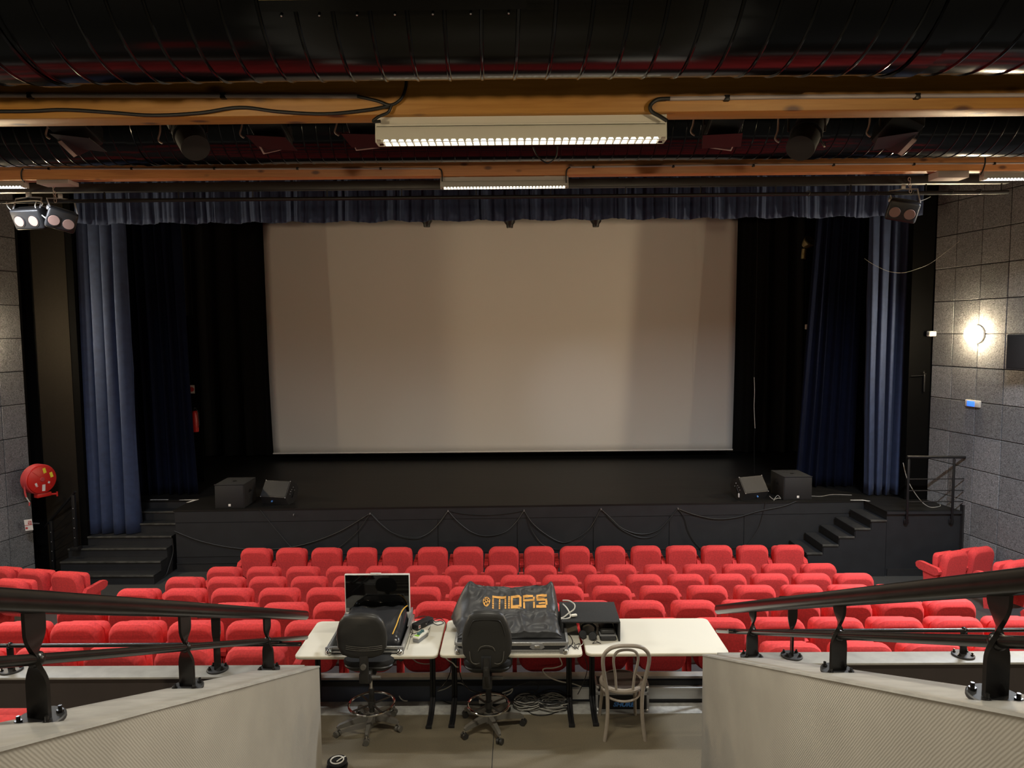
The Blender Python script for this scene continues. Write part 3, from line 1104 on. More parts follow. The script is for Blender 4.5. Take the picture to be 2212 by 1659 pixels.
# ---- screen
sc = thing('cinema_screen', 'large pale projection screen hanging over the stage', 'screen', (-.45, 19.4, .4))


def screen_edge(v):     # v 0 top .. 1 bottom
    l = -6.98 + .02 * v + .17 * max(0, v - .55) ** 1.6
    r = 6.10 - .03 * v - .03 * max(0, v - .6)
    return l, r


vs, fs = [], []
NUs, NVs = 60, 30
for j in range(NVs + 1):
    v = j / NVs
    l, r = screen_edge(v)
    for i in range(NUs + 1):
        u = i / NUs
        vs.append((l + (r - l) * u + .45, .02 * noise.noise((u * 3, v * 2, 4)) * (1 - v) + .05 * (abs(u - .5) * 2) ** 6 * (v - .2), (6.84 - 6.47 * v + .012 * noise.noise((u * 40, 0, 2)) * (1 - v) ** 8) - .4 + .02 * u))
for j in range(NVs):
    for i in range(NUs):
        a = j * (NUs + 1) + i
        fs.append((a, a + 1, a + NUs + 2, a + NUs + 1))
me = bpy.data.meshes.new('projection_cloth')
me.from_pydata(vs, [], fs)
mark(me, 80)
o = link('projection_cloth', me, SCREEN, sc)
o.modifiers.new('thickness', 'SOLIDIFY').thickness = .004
l, r = screen_edge(1)
MB().cyl((l + .45, .0, -.03), (r + .45, .0, -.01), .02).build('bottom_batten', SCREEN, sc)
MB().box((0, .02, 6.50), (13.2, .06, .08)).build('top_batten', BLACKM, sc)
for k in range(4):
    MB().cyl((-5 + k * 3.3, .02, 6.54), (-5 + k * 3.3, .02, 8.19), .006, n=6).build('suspension_line', BLACKM, sc)
# three small spots hanging before the screen head
fb = MB().cyl((-8.4, 17.0, 6.95), (7.2, 17.0, 6.95), .025)
for k in range(4):
    fb.cyl((-7.4 + 4.6 * k, 17.0, 6.95), (-7.4 + 4.6 * k, 17.0, 8.595), .006, n=6)
tag(fb.build('fly_bar', BLACKM), 'black fly bar above the head of the screen', 'bar')
for i, (px, py) in enumerate(((922, 484), (1101, 486), (1287, 484))):
    p = at(px, py, 17.0)
    t = thing('stage_lantern', 'small black lantern poking down at the screen head, %s' % ('left one', 'middle one with a glinting lens', 'right one')[i], 'stage lamp', tuple(p))
    MB().lathe([(.05, -.07), (.075, -.07), (.085, .0), (.13, .06), (.14, .22), (.08, .26)], 16).build('housing', BLACKM, t)
    MB().cyl((0, 0, -.075), (0, 0, -.069), .045).build('lens', CHROME if i == 1 else GREYB, t)
    MB().tube([(-.16, 0, .12), (-.16, 0, 6.95 - p.z), (.16, 0, 6.95 - p.z), (.16, 0, .12)], .01, 6, smooth=False).build('yoke', BLACKM, t)

# small things glimpsed in the dark wings
p = at(1745, 527, 17.2)
t = thing('bracket_lamp', 'small bronze lamp on a bracket glinting in the right wing', 'lamp', tuple(p))
MB().lathe([(.02, -.12), (.10, -.10), (.16, .08), (.14, .10)], 18).build('reflector', BRASS, t, (0, 0, .02), (R(50), R(28), 0))
MB().cyl((-.1, 0, -.36), (-.08, 0, -.12), .06).build('arm', BRASS, t)
MB().tube([(-.08, 0, -.12), (0, .05, 0), (.1, .2, .1)], .02).build('joint', BLACKM, t)
p = at(1748, 706, 17.215)
t = thing('switch_box', 'small pale switch box in the dark right wing', 'switch', tuple(p))
MB().box((-.07, 0, 0), (.06, .04, .12), bevel=.01).build('cover', WHITEW, t)
MB().box((.06, 0, .02), (.05, .05, .22), bevel=.01).build('backplate', BLACKM, t)
q = P(17.1, (1629, 815), (1630, 845), (1629, 880), (1631, 925))
t = thing('rigging_line', 'thin pale line hanging in the dark to the right of the screen', 'rope', tuple(q[0]))
MB().tube([v - q[0] for v in q], .007, 6).build('pale_section', CABLEW, t)
MB().tube([V((0, 0, 0)), V((.02, 0, 2.5)), V((0, 0, 8.6 - q[0].z))], .006, 6).build('dark_section', DRAPE, t)
MB().tube([q[3] - q[0], V((.03, 0, -1.6)), V((.05, 0, .18 - q[0].z))], .006, 6).build('dark_section', DRAPE, t)
struct(MB().box2((7.12, 17.24, ST), (8.8, 17.27, 7.2)).build('wall_wing_right', BLACKW))
struct(MB().box2((-8.7, 16.62, ST), (-7.62, 16.65, 4.2)).build('wall_wing_left', BLACKW))
p = at(414, 841, 16.612)
t = thing('safety_sign', 'small safety sign in the dark beside the left blue curtain', 'sign', tuple(p))
MB().box((0, 0, 0), (.14, .01, .20)).build('plate', WHITEW, t)
MB().lathe([(.045, -.008), (.06, -.008), (.06, -.006), (.045, -.006)], 16, 'Y').build('red_ring', REDW, t)
p = at(421, 905, 16.51)
t = thing('fire_extinguisher', 'red fire extinguisher in the dark beside the left blue curtain', 'extinguisher', tuple(p))
MB().lathe([(.0, -.32), (.075, -.31), (.08, -.28), (.08, .12), (.05, .19), (.025, .2), (.0, .2)], 18).build('cylinder_body', REDP, t)
MB().box((0, 0, .25), (.05, .12, .06), bevel=.01).build('valve', BLACKM, t)
MB().tube([(0, -.05, .25), (.09, -.05, .2), (.11, -.03, -.1), (.1, -.02, -.2)], .012).build('hose', BLACKM, t)
MB().box((0, .05, 0), (.1, .14, .3)).build('wall_bracket', BLACKM, t)

# ---- loudspeakers on the stage
def subwoofer(x, y, label, logo_dx):
    t = thing('subwoofer', label, 'loudspeaker', (x, y, ST), rotz)
    wd, h, d = .60, .50, .72
    MB().box2((-wd / 2, .012, 0), (wd / 2, d, h), bevel=.012).build('cabinet', CARPET, t)
    MB().box2((-wd / 2 + .015, 0, .02), (wd / 2 - .015, .014, h - .02), bevel=.004).build('grille', MATTE, t)
    MB().box2((-wd / 2, -.004, h - .012), (wd / 2, .012, h + .003), bevel=.002).build('front_edge', STAGEF, t)
    MB().box2((logo_dx - .024, -.006, .045), (logo_dx + .024, 0, .095), bevel=.004).build('badge', WHITE, t)
    for sx in (-1, 1):
        MB().box((sx * wd / 2, d * .5, h * .6), (.006, .16, .07), bevel=.002).build('side_handle', BLACKM, t)
    MB().cyl((0, d * .45, h), (0, d * .45, h + .006), .04).build('pole_socket', BLACKM, t)
    return t


subwoofer(-5.93, 14.02, 'black subwoofer at the left front of the stage', .0)
subwoofer(5.89, 14.42, 'black subwoofer at the right front of the stage', .0)


def wedge(x, y, rz, sx, label, jack):
    t = thing('stage_monitor', label, 'loudspeaker', (x, y, ST), rz)
    prof = [(.10, 0), (.30, 0), (.46, .10), (.50, .26), (.43, .40), (.22, .47), (.0, .17)]
    MB().prism(prof, -.30, .30, 'X').build('cabinet', BLACKP, t, bevel=.008)
    a, b2 = V((.0, .17)), V((.22, .47))
    dd = (b2 - a).normalized()
    n = V((-dd.y, dd.x))
    q = [a + dd * .02, b2 - dd * .02, b2 - dd * .02 + n * .008, a + dd * .02 + n * .008]
    MB().prism([tuple(v) for v in q], -.285, .285, 'X').build('grille', STAGEF, t)
    e = sx * .304
    MB().box((e, .27, .20), (.008, .05, .17), M.Rotation(R(-32), 3, 'X'), bevel=.003).build('side_handle', BLACKM, t)
    for q_ in ((.20, .26), (.24, .29), (.30, .33), (.17, .21), (.34, .26)):
        MB().sphere((e, q_[0], q_[1]), .008, 8, 6).build('screw', ALU, t)
    for c in ((.0, .17), (.22, .47)):
        for s_ in (-1, 1):
            MB().sphere((s_ * .29, c[0], c[1]), .012, 8, 6).build('corner_stud', ALUD, t)
    if jack:
        MB().box((e, .20, .09), (.03, .035, .09), bevel=.01).build('connector_plate', WHITE, t)
    MB().box((-sx * .05, .05, .07), (.03, .05, .03), M.Rotation(R(30), 3, 'X'), bevel=.006).build('power_plug', BLUEP, t)
    return t


wedge(-5.13, 14.28, R(-14), 1, 'black wedge monitor lying beside the left subwoofer', False)
wedge(5.03, 14.42, R(20), -1, 'black wedge monitor lying beside the right subwoofer', True)
cable('speaker_cable', [V((5.32, 14.5, ST + .07)), V((5.38, 14.42, ST + .02)), V((5.46, 14.40, ST + .05)), V((5.54, 14.45, ST + .03)), V((5.50, 14.52, ST + .08)), V((5.42, 14.46, ST + .03)), V((5.36, 14.35, ST + .012))], .007, CABLEG,
      'tangled grey cable on the stage between right monitor and subwoofer')
cable('speaker_cable', [V((6.25, 14.75, ST + .01)), V((6.5, 14.7, ST + .01)), V((6.8, 14.85, ST + .01)), V((7.2, 14.8, ST + .01))], .006, CABLEG,
      'thin cable on the stage floor behind the right subwoofer')

# cables swagged along the stage front, on hooks
def front_pt(px, py):
    y = 14.1
    for _ in range(4):
        p_ = at(px, py, y)
        y = FY(p_.x) - .012
    return at(px, py, y)


def swag(pts, r, label):
    q = [front_pt(*p_) for p_ in pts]
    cable('swagged_cable', q, r, CABLEB, label, 'cable', 'cables swagged on the stage front', 6)


hooks = [(635, 1112), (800, 1110), (968, 1104), (1132, 1103), (1298, 1100), (1464, 1099)]
for i, h in enumerate(hooks):
    p = front_pt(*h)
    tag(MB().tube([(p.x, p.y + .03, p.z + .01), (p.x, p.y - .02, p.z + .01), (p.x, p.y - .035, p.z - .01), (p.x, p.y - .035, p.z + .03)], .007, 6).build('cable_hook', ALUD),
        'small metal cable hook on the stage fascia, %s from the left' % ORD[i], 'hook', 'cable hooks on the stage front')
swag([(376, 1147), (430, 1168), (500, 1183), (575, 1187), (650, 1178), (730, 1150), (800, 1109)], .011, 'long shallow cable swag at the left of the stage front')
swag([(800, 1109), (775, 1145), (745, 1173), (725, 1187), (700, 1202)], .008, 'cable slanting down leftwards from the second hook on the stage front')
swag([(562, 1102), (580, 1125), (605, 1155), (625, 1178), (648, 1200)], .008, 'cable slanting down from the stage lip left of the first hook')
swag([(800, 1109), (820, 1130), (846, 1150), (882, 1161), (915, 1158), (945, 1135), (968, 1104)], .011, 'cable swag between the second and third hooks on the stage front')
swag([(803, 1110), (826, 1134), (856, 1156), (890, 1164), (912, 1160), (938, 1142), (966, 1106)], .008, 'second cable under the swag between second and third hooks')
swag([(968, 1104), (990, 1128), (1020, 1150), (1052, 1158), (1090, 1150), (1115, 1128), (1132, 1103)], .011, 'cable swag between the third and fourth hooks on the stage front')
swag([(972, 1104), (1000, 1110), (1050, 1113), (1100, 1109), (1132, 1103)], .007, 'shallow taut cable between the third and fourth hooks')
swag([(1132, 1103), (1150, 1130), (1180, 1155), (1215, 1172), (1245, 1163), (1275, 1140), (1298, 1100)], .011, 'cable swag between the fourth and fifth hooks on the stage front')
swag([(1133, 1104), (1142, 1126), (1150, 1148), (1172, 1176), (1205, 1187), (1240, 1178), (1262, 1160), (1280, 1140), (1296, 1103)], .007, 'deep thin cable swag below the fourth hook')
swag([(1298, 1100), (1318, 1118), (1345, 1142), (1385, 1154), (1420, 1146), (1445, 1122), (1464, 1099)], .011, 'cable swag between the fifth and sixth hooks on the stage front')
swag([(1300, 1101), (1325, 1128), (1350, 1148), (1390, 1162), (1425, 1150), (1462, 1101)], .008, 'second cable under the swag between fifth and sixth hooks')
swag([(1464, 1099), (1500, 1112), (1545, 1121), (1590, 1118), (1640, 1104), (1690, 1094), (1721, 1083)], .011, 'cable swag from the sixth hook up to the right subwoofer')
swag([(1464, 1099), (1478, 1118), (1486, 1145), (1500, 1170), (1520, 1190)], .008, 'cable dropping from the sixth hook towards the front row')
swag([(1654, 1086), (1646, 1118), (1636, 1145), (1612, 1180), (1590, 1198)], .007, 'thin cable dropping from the right wedge monitor over the stage lip')
cable('stair_cable', [V((-7.1, 13.93, -.42)), V((-7.08, 13.90, -.7)), V((-7.1, 13.75, -.95)), V((-7.12, 13.6, -1.1)), V((-7.2, 13.3, -1.11))], .008, CABLEB, 'dark cable hanging down the side of the left stair')

# ---- railings at the stage ends
t = thing('platform_railing', 'black steel guard rail with thin bars on the right stage platform', 'railing', (7.62, 13.42, ST))
for x in (0, .88):
    MB().box2((x - .022, -.012, -.24), (x + .022, .012, 1.04), bevel=.004).build('post', BLACKM, t)
    MB().box((x, .012, -.19), (.09, .012, .09), bevel=.003).build('foot_plate', BLACKM, t)
MB().tube([(-.04, 0, 1.09), (1.09, 0, 1.075)], .027, 12, smooth=False).build('handrail', BLACKM, t)
for k, z in enumerate((.20, .42, .65)):
    MB().cyl((0, 0, z), (1.08, 0, z), .010, n=8).build('bar', BLACKM, t)
for x in (0, .88):
    MB().cyl((x, 0, 1.03), (x, 0, 1.08), .012).build('bracket', BLACKM, t)
cable('hanging_cable', [V((7.72, 13.8, ST + .9)), V((7.8, 13.75, ST + .55)), V((8.0, 13.7, ST + .2)), V((8.2, 13.68, ST + .03)), V((8.45, 13.75, ST + .02)), V((8.55, 13.9, ST + .02))], .007, CABLEG, 'thin pale cable trailing behind the right platform railing')
a, b2 = atz(117, 1236, FL), atz(165, 1187, -.572)
t = thing('stair_handrail', 'black sloping handrail with wires at the left stage stair', 'railing', tuple(a))
pt = [V((0.0, .0, 0)), b2 - a]
for q, h in ((pt[0], 1.08), (pt[1], 1.12)):
    MB().box2((q.x - .03, q.y - .03, q.z), (q.x + .03, q.y + .03, q.z + h), bevel=.004).build('post', BLACKM, t)
    MB().box((q.x, q.y, q.z + .03), (.16, .16, .06), bevel=.004).build('foot_plate', BLACKM, t)
    for k in range(4):
        MB().sphere((q.x, q.y - .032, q.z + .25 + .2 * k), .010, 8, 6).build('wire_bolt', ALUD, t)
for k in range(4):
    z = .25 + .2 * k
    MB().cyl(pt[0] + V((0, 0, z)), pt[1] + V((0, 0, z)), .006, n=6).build('wire', BLACKM, t)
e0 = pt[0] + V((0, 0, 1.10))
dv = (pt[1] + V((0, 0, 1.14)) - e0)
MB().tube([e0 - dv * .42 + V((.05, .05, -.18)), e0 - dv * .46 + V((0, 0, -.12)), e0 - dv * .44 + V((0, 0, -.03)), e0 - dv * .38, e0, e0 + dv, e0 + dv * 1.06], .024, 10, sub=5).build('handrail', BLACKM, t)

# ---- fire hose reel and its sign
t = thing('fire_hose_reel', 'red fire hose reel on the dark wall at the far left', 'hose reel', (-9.36, 13.42, .93), R(66))
t.scale = (.80, .80, .80)
MB().lathe([(.10, .16), (.345, .16), (.35, .155), (.35, -.005), (.345, -.01), (.10, -.01)], 40, 'Y').build('back_disc', REDP, t, (0, .02, 0))
b = MB()
for layer in range(2):
    for k in range(6):
        b.lathe([(.315 + .034 * layer + .02 * cos(2 * pi * j / 8), .02 + k * .038 + (.019 * layer) + .02 * sin(2 * pi * j / 8)) for j in range(9)], 40, 'Y')
o = b.build('hose_coil', HOSE, t)
MB().lathe([(0, -.022), (.335, -.022), (.342, -.018), (.342, -.006), (.0, -.006)], 40, 'Y').build('front_disc', REDP, t)
MB().lathe([(0, -.04), (.05, -.04), (.06, -.02), (.0, -.02)], 20, 'Y').build('hub', REDW, t)
for k in range(4):
    a = R(45 + 90 * k)
    MB().box((.2 * cos(a), -.024, .2 * sin(a)), (.24, .006, .012), M.Rotation(-a, 3, 'Y')).build('rib', REDP, t)
for x, z, wd, h, rr, m in ((.06, .21, .07, .13, -12, YEL), (.22, .08, .07, .13, -14, YEL), (.02, -.21, .075, .16, 4, WHITE), (-.15, -.11, .05, .10, -20, WHITE), (.15, -.10, .05, .05, 20, WHITE)):
    MB().box((x, -.0245, z), (wd, .003, h), M.Rotation(R(rr), 3, 'Y')).build('label_sticker', m, t)
MB().box((.06, .10, -.40), (.34, .16, .10), bevel=.01).build('swing_bracket', REDP, t)
MB().box((-.05, .33, -.05), (.12, .30, .30), bevel=.01).build('wall_bracket', REDP, t)
MB().cyl((.20, .08, -.42), (.36, .04, -.44), .028).build('valve', REDP, t)
MB().cyl((.36, .02, -.50), (.36, .02, -.38), .02).build('valve_wheel', REDP, t)
MB().tube([(-.33, .12, -.05), (-.34, .12, -.25), (-.33, .10, -.38)], .022).build('hose_tail', HOSE, t)
MB().cyl((-.33, .10, -.38), (-.27, .08, -.52), .016, .012).build('nozzle', WHITEW, t)
MB().cyl((-.27, .08, -.52), (-.29, .07, -.60), .024, .014).build('nozzle_tip', REDW, t)
t = thing('fire_sign', 'small white and red fire sign on a bracket below the hose reel', 'sign', tuple(at(62, 1134, 13.35)), R(16))
MB().box((0, 0, 0), (.135, .012, .22), M.Rotation(R(-4), 3, 'Y')).build('plate', WHITE, t)
MB().box((0, -.008, .0), (.13, .004, .010), M.Rotation(R(-4), 3, 'Y')).build('red_line', REDW, t)
for q in ((.02, .075, .05, .012), (.045, .05, .012, .06), (.01, .045, .04, .012), (.0, .03, .012, .03), (.03, .02, .05, .012)):
    MB().box((q[0], -.008, q[1]), (q[2], .004, q[3])).build('red_mark', REDW, t)
MB().lathe([(0, -.008), (.022, -.008), (.022, -.006), (0, -.006)], 14, 'Y', (-.035, 0, -.06)).build('red_dot', REDW, t)
MB().cyl((.06, .02, .02), (.17, .05, .0), .02).build('bracket', BLACKM, t)

# ---- wall lamps, emergency light, sensor, speaker
def on_wall(side, x, y, z, off):
    n = NL if side == 'l' else NR
    return V((x + n.x * off, y + n.y * off, z)), math.atan2(n.y, n.x) + pi / 2


WL = ['round glowing wall lamp on the left tiled wall', 'round glowing wall lamp on the right tiled wall', 'round wall lamp further back on the left wall', 'round wall lamp further back on the right wall',
      'round wall lamp on the back wall, left', 'round wall lamp on the back wall, right']
lamps = [on_wall(s_, x, y, z, .005) for x, y, z, s_ in WALL_LAMPS] + [(V((-4.2, -3.695, 3.5)), pi), (V((4.2, -3.695, 3.5)), pi)]
for (p, a), lb in zip(lamps, WL):
    t = thing('wall_lamp', lb, 'wall lamp', tuple(p), a)
    # local -Y points into the room
    MB().lathe([(0, .0), (.175, .0), (.175, -.035), (.15, -.04), (0, -.04)], 32, 'Y').build('base_ring', LUMW, t)
    MB().lathe([(.165, -.04), (.172, -.06), (.172, -.13), (.160, -.131), (.160, -.04)], 32, 'Y').build('drum_side', GLOWSIDE, t)
    MB().lathe([(.160, -.125), (.160, -.140), (.150, -.155), (.10, -.165), (0, -.168), (0, -.125)], 32, 'Y').build('drum_face', GLOWW, t)
p, a = on_wall('r', 8.75, 13.28, 2.31, .01)
t = thing('emergency_light', 'white emergency light with a blue glowing lens on the right wall', 'emergency light', tuple(p), a)
MB().box((0, -.02, 0), (.34, .055, .13), bevel=.015).build('housing', WHITEW, t)
MB().box((-.02, -.052, -.005), (.17, .012, .10), bevel=.006).build('blue_lens', BLUELED, t)
p, a = on_wall('r', 8.57, 14.33, 3.64, .02)
t = thing('wall_sensor', 'small white sensor box at the near edge of the right wall', 'sensor', tuple(p), a)
MB().box((.0, -.05, 0), (.10, .16, .11), bevel=.02, seg=3).build('housing', WHITE, t)
MB().lathe([(0, -.135), (.035, -.135), (.035, -.125), (0, -.125)], 16, 'Y').build('lens', GREYB, t)
p, a = on_wall('r', 8.97, 12.05, 3.33, .22)
t = thing('wall_loudspeaker', 'black wall loudspeaker at the right edge of the picture', 'loudspeaker', tuple(p), a + R(12))
MB().prism([(-.24, .16), (-.20, -.18), (.20, -.18), (.24, .16)], -.30, .30, 'Z').build('cabinet', STAGEF, t, bevel=.012)
MB().box((0, -.186, 0), (.36, .012, .55), bevel=.004).build('grille', MATTE, t)
MB().box((0, .18, 0), (.10, .06, .2), bevel=.004).build('bracket', BLACKM, t)
cable('hanging_wire', [on_wall('r', 8.66, 13.75, 5.45, .01)[0], V((8.5, 13.95, 5.25)), V((8.3, 14.1, 5.05)), V((8.1, 14.2, 4.95)), V((7.85, 14.3, 4.88)), V((7.6, 14.4, 4.93)), V((7.35, 14.5, 5.08)), V((7.2, 14.55, 5.2))], .003, CABLEG,
      'thin pale wire sagging across the right curtain to the tiled wall', 'wire')
# bracket at the right black strip
t = thing('wall_bracket', 'small black bracket with thin rod beside the right curtain', 'bracket', tuple(at(1995, 812, 14.38)))
MB().cyl((-.25, 0, 0), (.02, 0, .01), .008, n=6).build('rod', BLACKM, t)
MB().box((.02, .01, -.15), (.03, .04, .36), bevel=.006).build('plate', BLACKM, t)
MB().tube([(0, -.02, .10), (-.03, -.05, .07), (.02, -.06, .04)], .008, 6).build('hook', BLACKM, t)

# ================================================================== FLANK RAILINGS
def twisted_post(h_top, h, wd, th, tw0, tw1, a0, a1):
    """flat bar, twisted a quarter turn between heights tw0 and tw1"""
    rings = []
    n = 22
    for i in range(n + 1):
        z = h * i / n
        k = min(1, max(0, (z - tw0) / (tw1 - tw0)))
        k = k * k * (3 - 2 * k)
        a = a0 + (a1 - a0) * k
        pinch = 1 - .28 * math.exp(-((z - (tw0 + tw1) / 2) / .05) ** 2)
        ca, sa = cos(a), sin(a)
        w2 = wd / 2 * pinch
        ring = []
        for x, y in ((-w2, -th / 2), (w2, -th / 2), (w2, th / 2), (-w2, th / 2)):
            ring.append((x * ca - y * sa, x * sa + y * ca, z))
        rings.append(ring)
    return MB().rings(rings)


def base_plate(t, x, y, z, nuts=True):
    pl = MB().lathe([(0, 0), (.085, 0), (.085, .012), (.08, .016), (0, .016)], 24).build('base_plate', BLACKP, t, (x, y, z))
    for a in (35, 145, 215, 325):
        b = MB()
        b.cyl((.064 * cos(R(a)), .064 * sin(R(a)), .014), (.064 * cos(R(a)), .064 * sin(R(a)), .042), .007, n=6)
        b.cyl((.064 * cos(R(a)), .064 * sin(R(a)), .014), (.064 * cos(R(a)), .064 * sin(R(a)), .026), .013, n=6)
        b.build('bolt', RAIL, pl)


def oval_tube(b, pts, rw, rh, n=16):
    pts = [V(p) for p in pts]
    rings = []
    for i, p_ in enumerate(pts):
        a = pts[max(0, i - 1)]
        c = pts[min(len(pts) - 1, i + 1)]
        t_ = (c - a).normalized()
        s_ = t_.cross(V((0, 0, 1))).normalized()
        u_ = s_.cross(t_)
        rings.append([p_ + s_ * rw * cos(2 * pi * k / n) + u_ * rh * math.copysign(abs(sin(2 * pi * k / n)) ** .7, sin(2 * pi * k / n)) for k in range(n)])
    return b.rings(rings)


def flank_rail(side):
    sg = -1 if side == 'left' else 1
    zt = FZL if side == 'left' else FZR
    if side == 'left':
        xr = lambda y: -1.61 - .0652 * y
        posts, hr, yend, sl, mh, dz = (5.21, 3.73, 2.45), .452, 6.4, .4315, .235, 0.
    else:
        xr = lambda y: 1.465 + .0595 * y
        posts, hr, yend, sl, mh, dz = (5.12, 3.54, 2.26), .40, 6.22, .433, .20, 0.
    ymid = yend
    posts = [(xr(y), y) for y in posts]
    t = thing('stair_handrail', 'black glossy handrail with twisted posts along the %s grey flank wall' % side, 'railing', (posts[0][0], posts[0][1], zt(posts[0][1])))
    o = V(t.location)
    loc = lambda x, y, z: V((x, y, z)) - o
    hz = lambda y: zt(y) + hr
    ysr = [-1.5 + (yend + 1.5) * k / 14 for k in range(15)]
    oval_tube(MB(), [loc(xr(y), y, hz(y)) for y in ysr], .034, .042).build('handrail', RAIL, t)
    MB().tube([loc(xr(y) + sg * -.0, y, zt(y) + mh) for y in (-1.5, ymid)], .021, 12, smooth=False).build('mid_rail', RAIL, t)
    for x, y in posts + [(xr(1.0), 1.0)]:
        p_ = loc(xr(y), y, zt(y) - .012)
        b = twisted_post(0, hr + .0, .088, .016, .15, .36, R(8) * sg, R(100) * sg)
        b.build('post', RAIL, t, p_)
        base_plate(t, p_.x, p_.y, p_.z + .01)
        c = loc(xr(y), y, zt(y) + mh)
        MB().sphere(c, .031, 12, 8).build('weld_collar', RAIL, t)
    return t


flank_rail('left')
flank_rail('right')


def cross_rail(side):
    if side == 'left':
        zc, px, short, x0, x1, xs1 = CZL, -2.50, -4.22, -12, -1.80, -2.64
    else:
        zc, px, short, x0, x1, xs1 = CZR, 2.245, 3.65, 10.3, 1.72, 2.40
    y = 5.55
    t = thing('ledge_railing', 'low black railing with one twisted post on the %s cross ledge' % side, 'railing', (px, y, zc))
    sg = -1 if side == 'left' else 1
    b = twisted_post(0, .47, .075, .014, .17, .33, R(80), R(-6))
    b.build('post', RAIL, t)
    base_plate(t, 0, 0, 0)
    oval_tube(MB(), [V((x - px, 0, .475)) for x in ((x1 + .42 * sg, (x1 + xs1) / 2 + .2 * sg, xs1))], .030, .034).build('top_rail', RAIL, t)
    MB().cyl((x1 - px, 0, .215), (x0 - px, 0, .215), .017, n=12).build('mid_rail', RAIL, t)
    for k in range(3):
        xx = short - px + sg * 1.75 * k
        MB().box((xx, 0, .105), (.055, .014, .21), bevel=.003).build('short_post', RAIL, t)
        MB().sphere((xx, 0, .215), .027, 10, 8).build('collar', RAIL, t)
        base_plate(t, xx, 0, 0)


cross_rail('left')
cross_rail('right')

# ================================================================== CONTROL POSITION
TZ = .74


def table(xc, yc, label, has_legs=(True, True)):
    t = thing('folding_table', label, 'table', (xc, yc, 0))
    wd, d = 1.345, .80
    b = MB()
    b.rings([[(x, y, z) for x, y in rrect(wd + g, d + g, .055, 6)] for z, g in ((TZ - .001, -.012), (TZ, -.02))], caps=True)
    b.build('laminate_surface', TABLE, t)
    b = MB()
    b.rings([[(x, y, z) for x, y in rrect(wd + g, d + g, .06, 6)] for z, g in ((TZ - .03, -.004), (TZ - .026, 0), (TZ - .008, 0), (TZ - .0012, -.012))])
    b.build('table_top', TABEDGE, t)
    for sx in (-1, 1):
        if not has_legs[0 if sx < 0 else 1]:
            continue
        x = sx * (wd / 2 - .10)
        b = MB()
        for dx in (-.013, .013):
            b.tube([(x + dx, .02, TZ - .04), (x + dx, .02, .17), (x + dx, -.0, .11), (x + dx, -.06, .07), (x + dx, -.12, .035), (x + dx, -.20, .016), (x + dx, -.34, .016)], .0155, 10, sub=4)
        b.build('leg', BLACKM, t)
        MB().box2((x - .032, -.2, TZ - .055), (x + .032, .2, TZ - .031)).build('leg_bracket', BLACKM, t)
        MB().cyl((x, .06, TZ - .05), (x - sx * .22, .06, TZ - .045), .008, n=8).build('fold_strut', BLACKM, t)
        MB().box((x, -.345, .016), (.06, .02, .03), bevel=.006).build('foot_cap', BLACKM, t)
    return t


table(-1.435, 6.665, 'cream folding table at the left, holding the monitor')
table(-.075, 6.68, 'cream folding table in the middle, holding the covered mixing desk')
table(1.30, 6.695, 'cream folding table at the right, mostly bare')

# ---- flight-case tray with a sloping console under a shiny black sheet
t = thing('console_tray', 'aluminium-edged flight case tray on the left table', 'flight case', (-1.45, 6.31, TZ))
wd, d = .72, .76
MB().box2((-wd / 2, 0, 0), (wd / 2, d, .012)).build('tray_floor', CARPET, t)
for nm, a, b2 in (('front_rail', (-wd / 2, 0, .003), (wd / 2, .022, .03)), ('front_rail', (-wd / 2, .0, .044), (wd / 2, .022, .07)),
                  ('side_rail', (-wd / 2, .022, .003), (-wd / 2 + .02, d, .07)), ('side_rail', (wd / 2 - .02, .022, .003), (wd / 2, d, .07)),
                  ('back_rail', (-wd / 2, d - .02, .003), (wd / 2, d, .07))):
    MB().box2(a, b2, bevel=.003).build(nm, ALU, t)
MB().box2((-wd / 2 + .01, .006, .03), (wd / 2 - .01, .016, .044)).build('front_groove', BLACKM, t)
for sx in (-1, 1):
    MB().box((sx * (wd / 2 - .022), -.004, .036), (.062, .012, .070), bevel=.003).build('corner_plate', ALUD, t)
    MB().sphere((sx * (wd / 2 - .025), -.012, .026), .028, 16, 10).build('ball_corner', CHROME, t)
    MB().sphere((sx * (wd / 2 - .03), -.010, .058), .006, 8, 6).build('rivet', CHROME, t)
for sx in (-1, 1):
    MB().prism([(.45, .07), (.74, .07), (.74, .15), (.55, .10)], sx * .33, sx * .345, 'X').build('side_cheek', GREYB, t)
# sheet draped on the console
b = MB()
rings = []
NUc, NVc = 26, 16
for j in range(NVc + 1):
    v = j / NVc
    y = .10 + .54 * v
    zz = .085 + .15 * v ** 1.15
    if v < .12:
        zz -= .07 * (1 - v / .12) ** 2
    if v > .93:
        zz -= .15 * ((v - .93) / .07) ** 1.3
    row = []
    for i in range(NUc + 1):
        u = i / NUc
        x = -.30 + .62 * u
        e = max(0, abs(u - .5) * 2 - .86) / .14
        z = zz * (1 - .75 * e ** 2) + .018 * noise.noise((u * 4, v * 3, 2)) + .008 * noise.noise((u * 11, v * 7, 5))
        row.append((x, y, max(.016, z)))
    rings.append(row)
b.rings(rings, caps=False, closed=False)
o = b.build('console_cover', PVC, None, (-1.45, 6.31, TZ), angle=80)
o.modifiers.new('thickness', 'SOLIDIFY').thickness = .004
tag(o, 'shiny black sheet covering the console in the left flight case tray', 'cover')
cable('orange_cord', [V((-1.145, 6.93, TZ + .215)), V((-1.165, 6.82, TZ + .225)), V((-1.185, 6.70, TZ + .20)), V((-1.195, 6.58, TZ + .165)), V((-1.215, 6.47, TZ + .12))], .006, YCORD,
      'orange and yellow cord lying across the shiny black cover', 'cord')
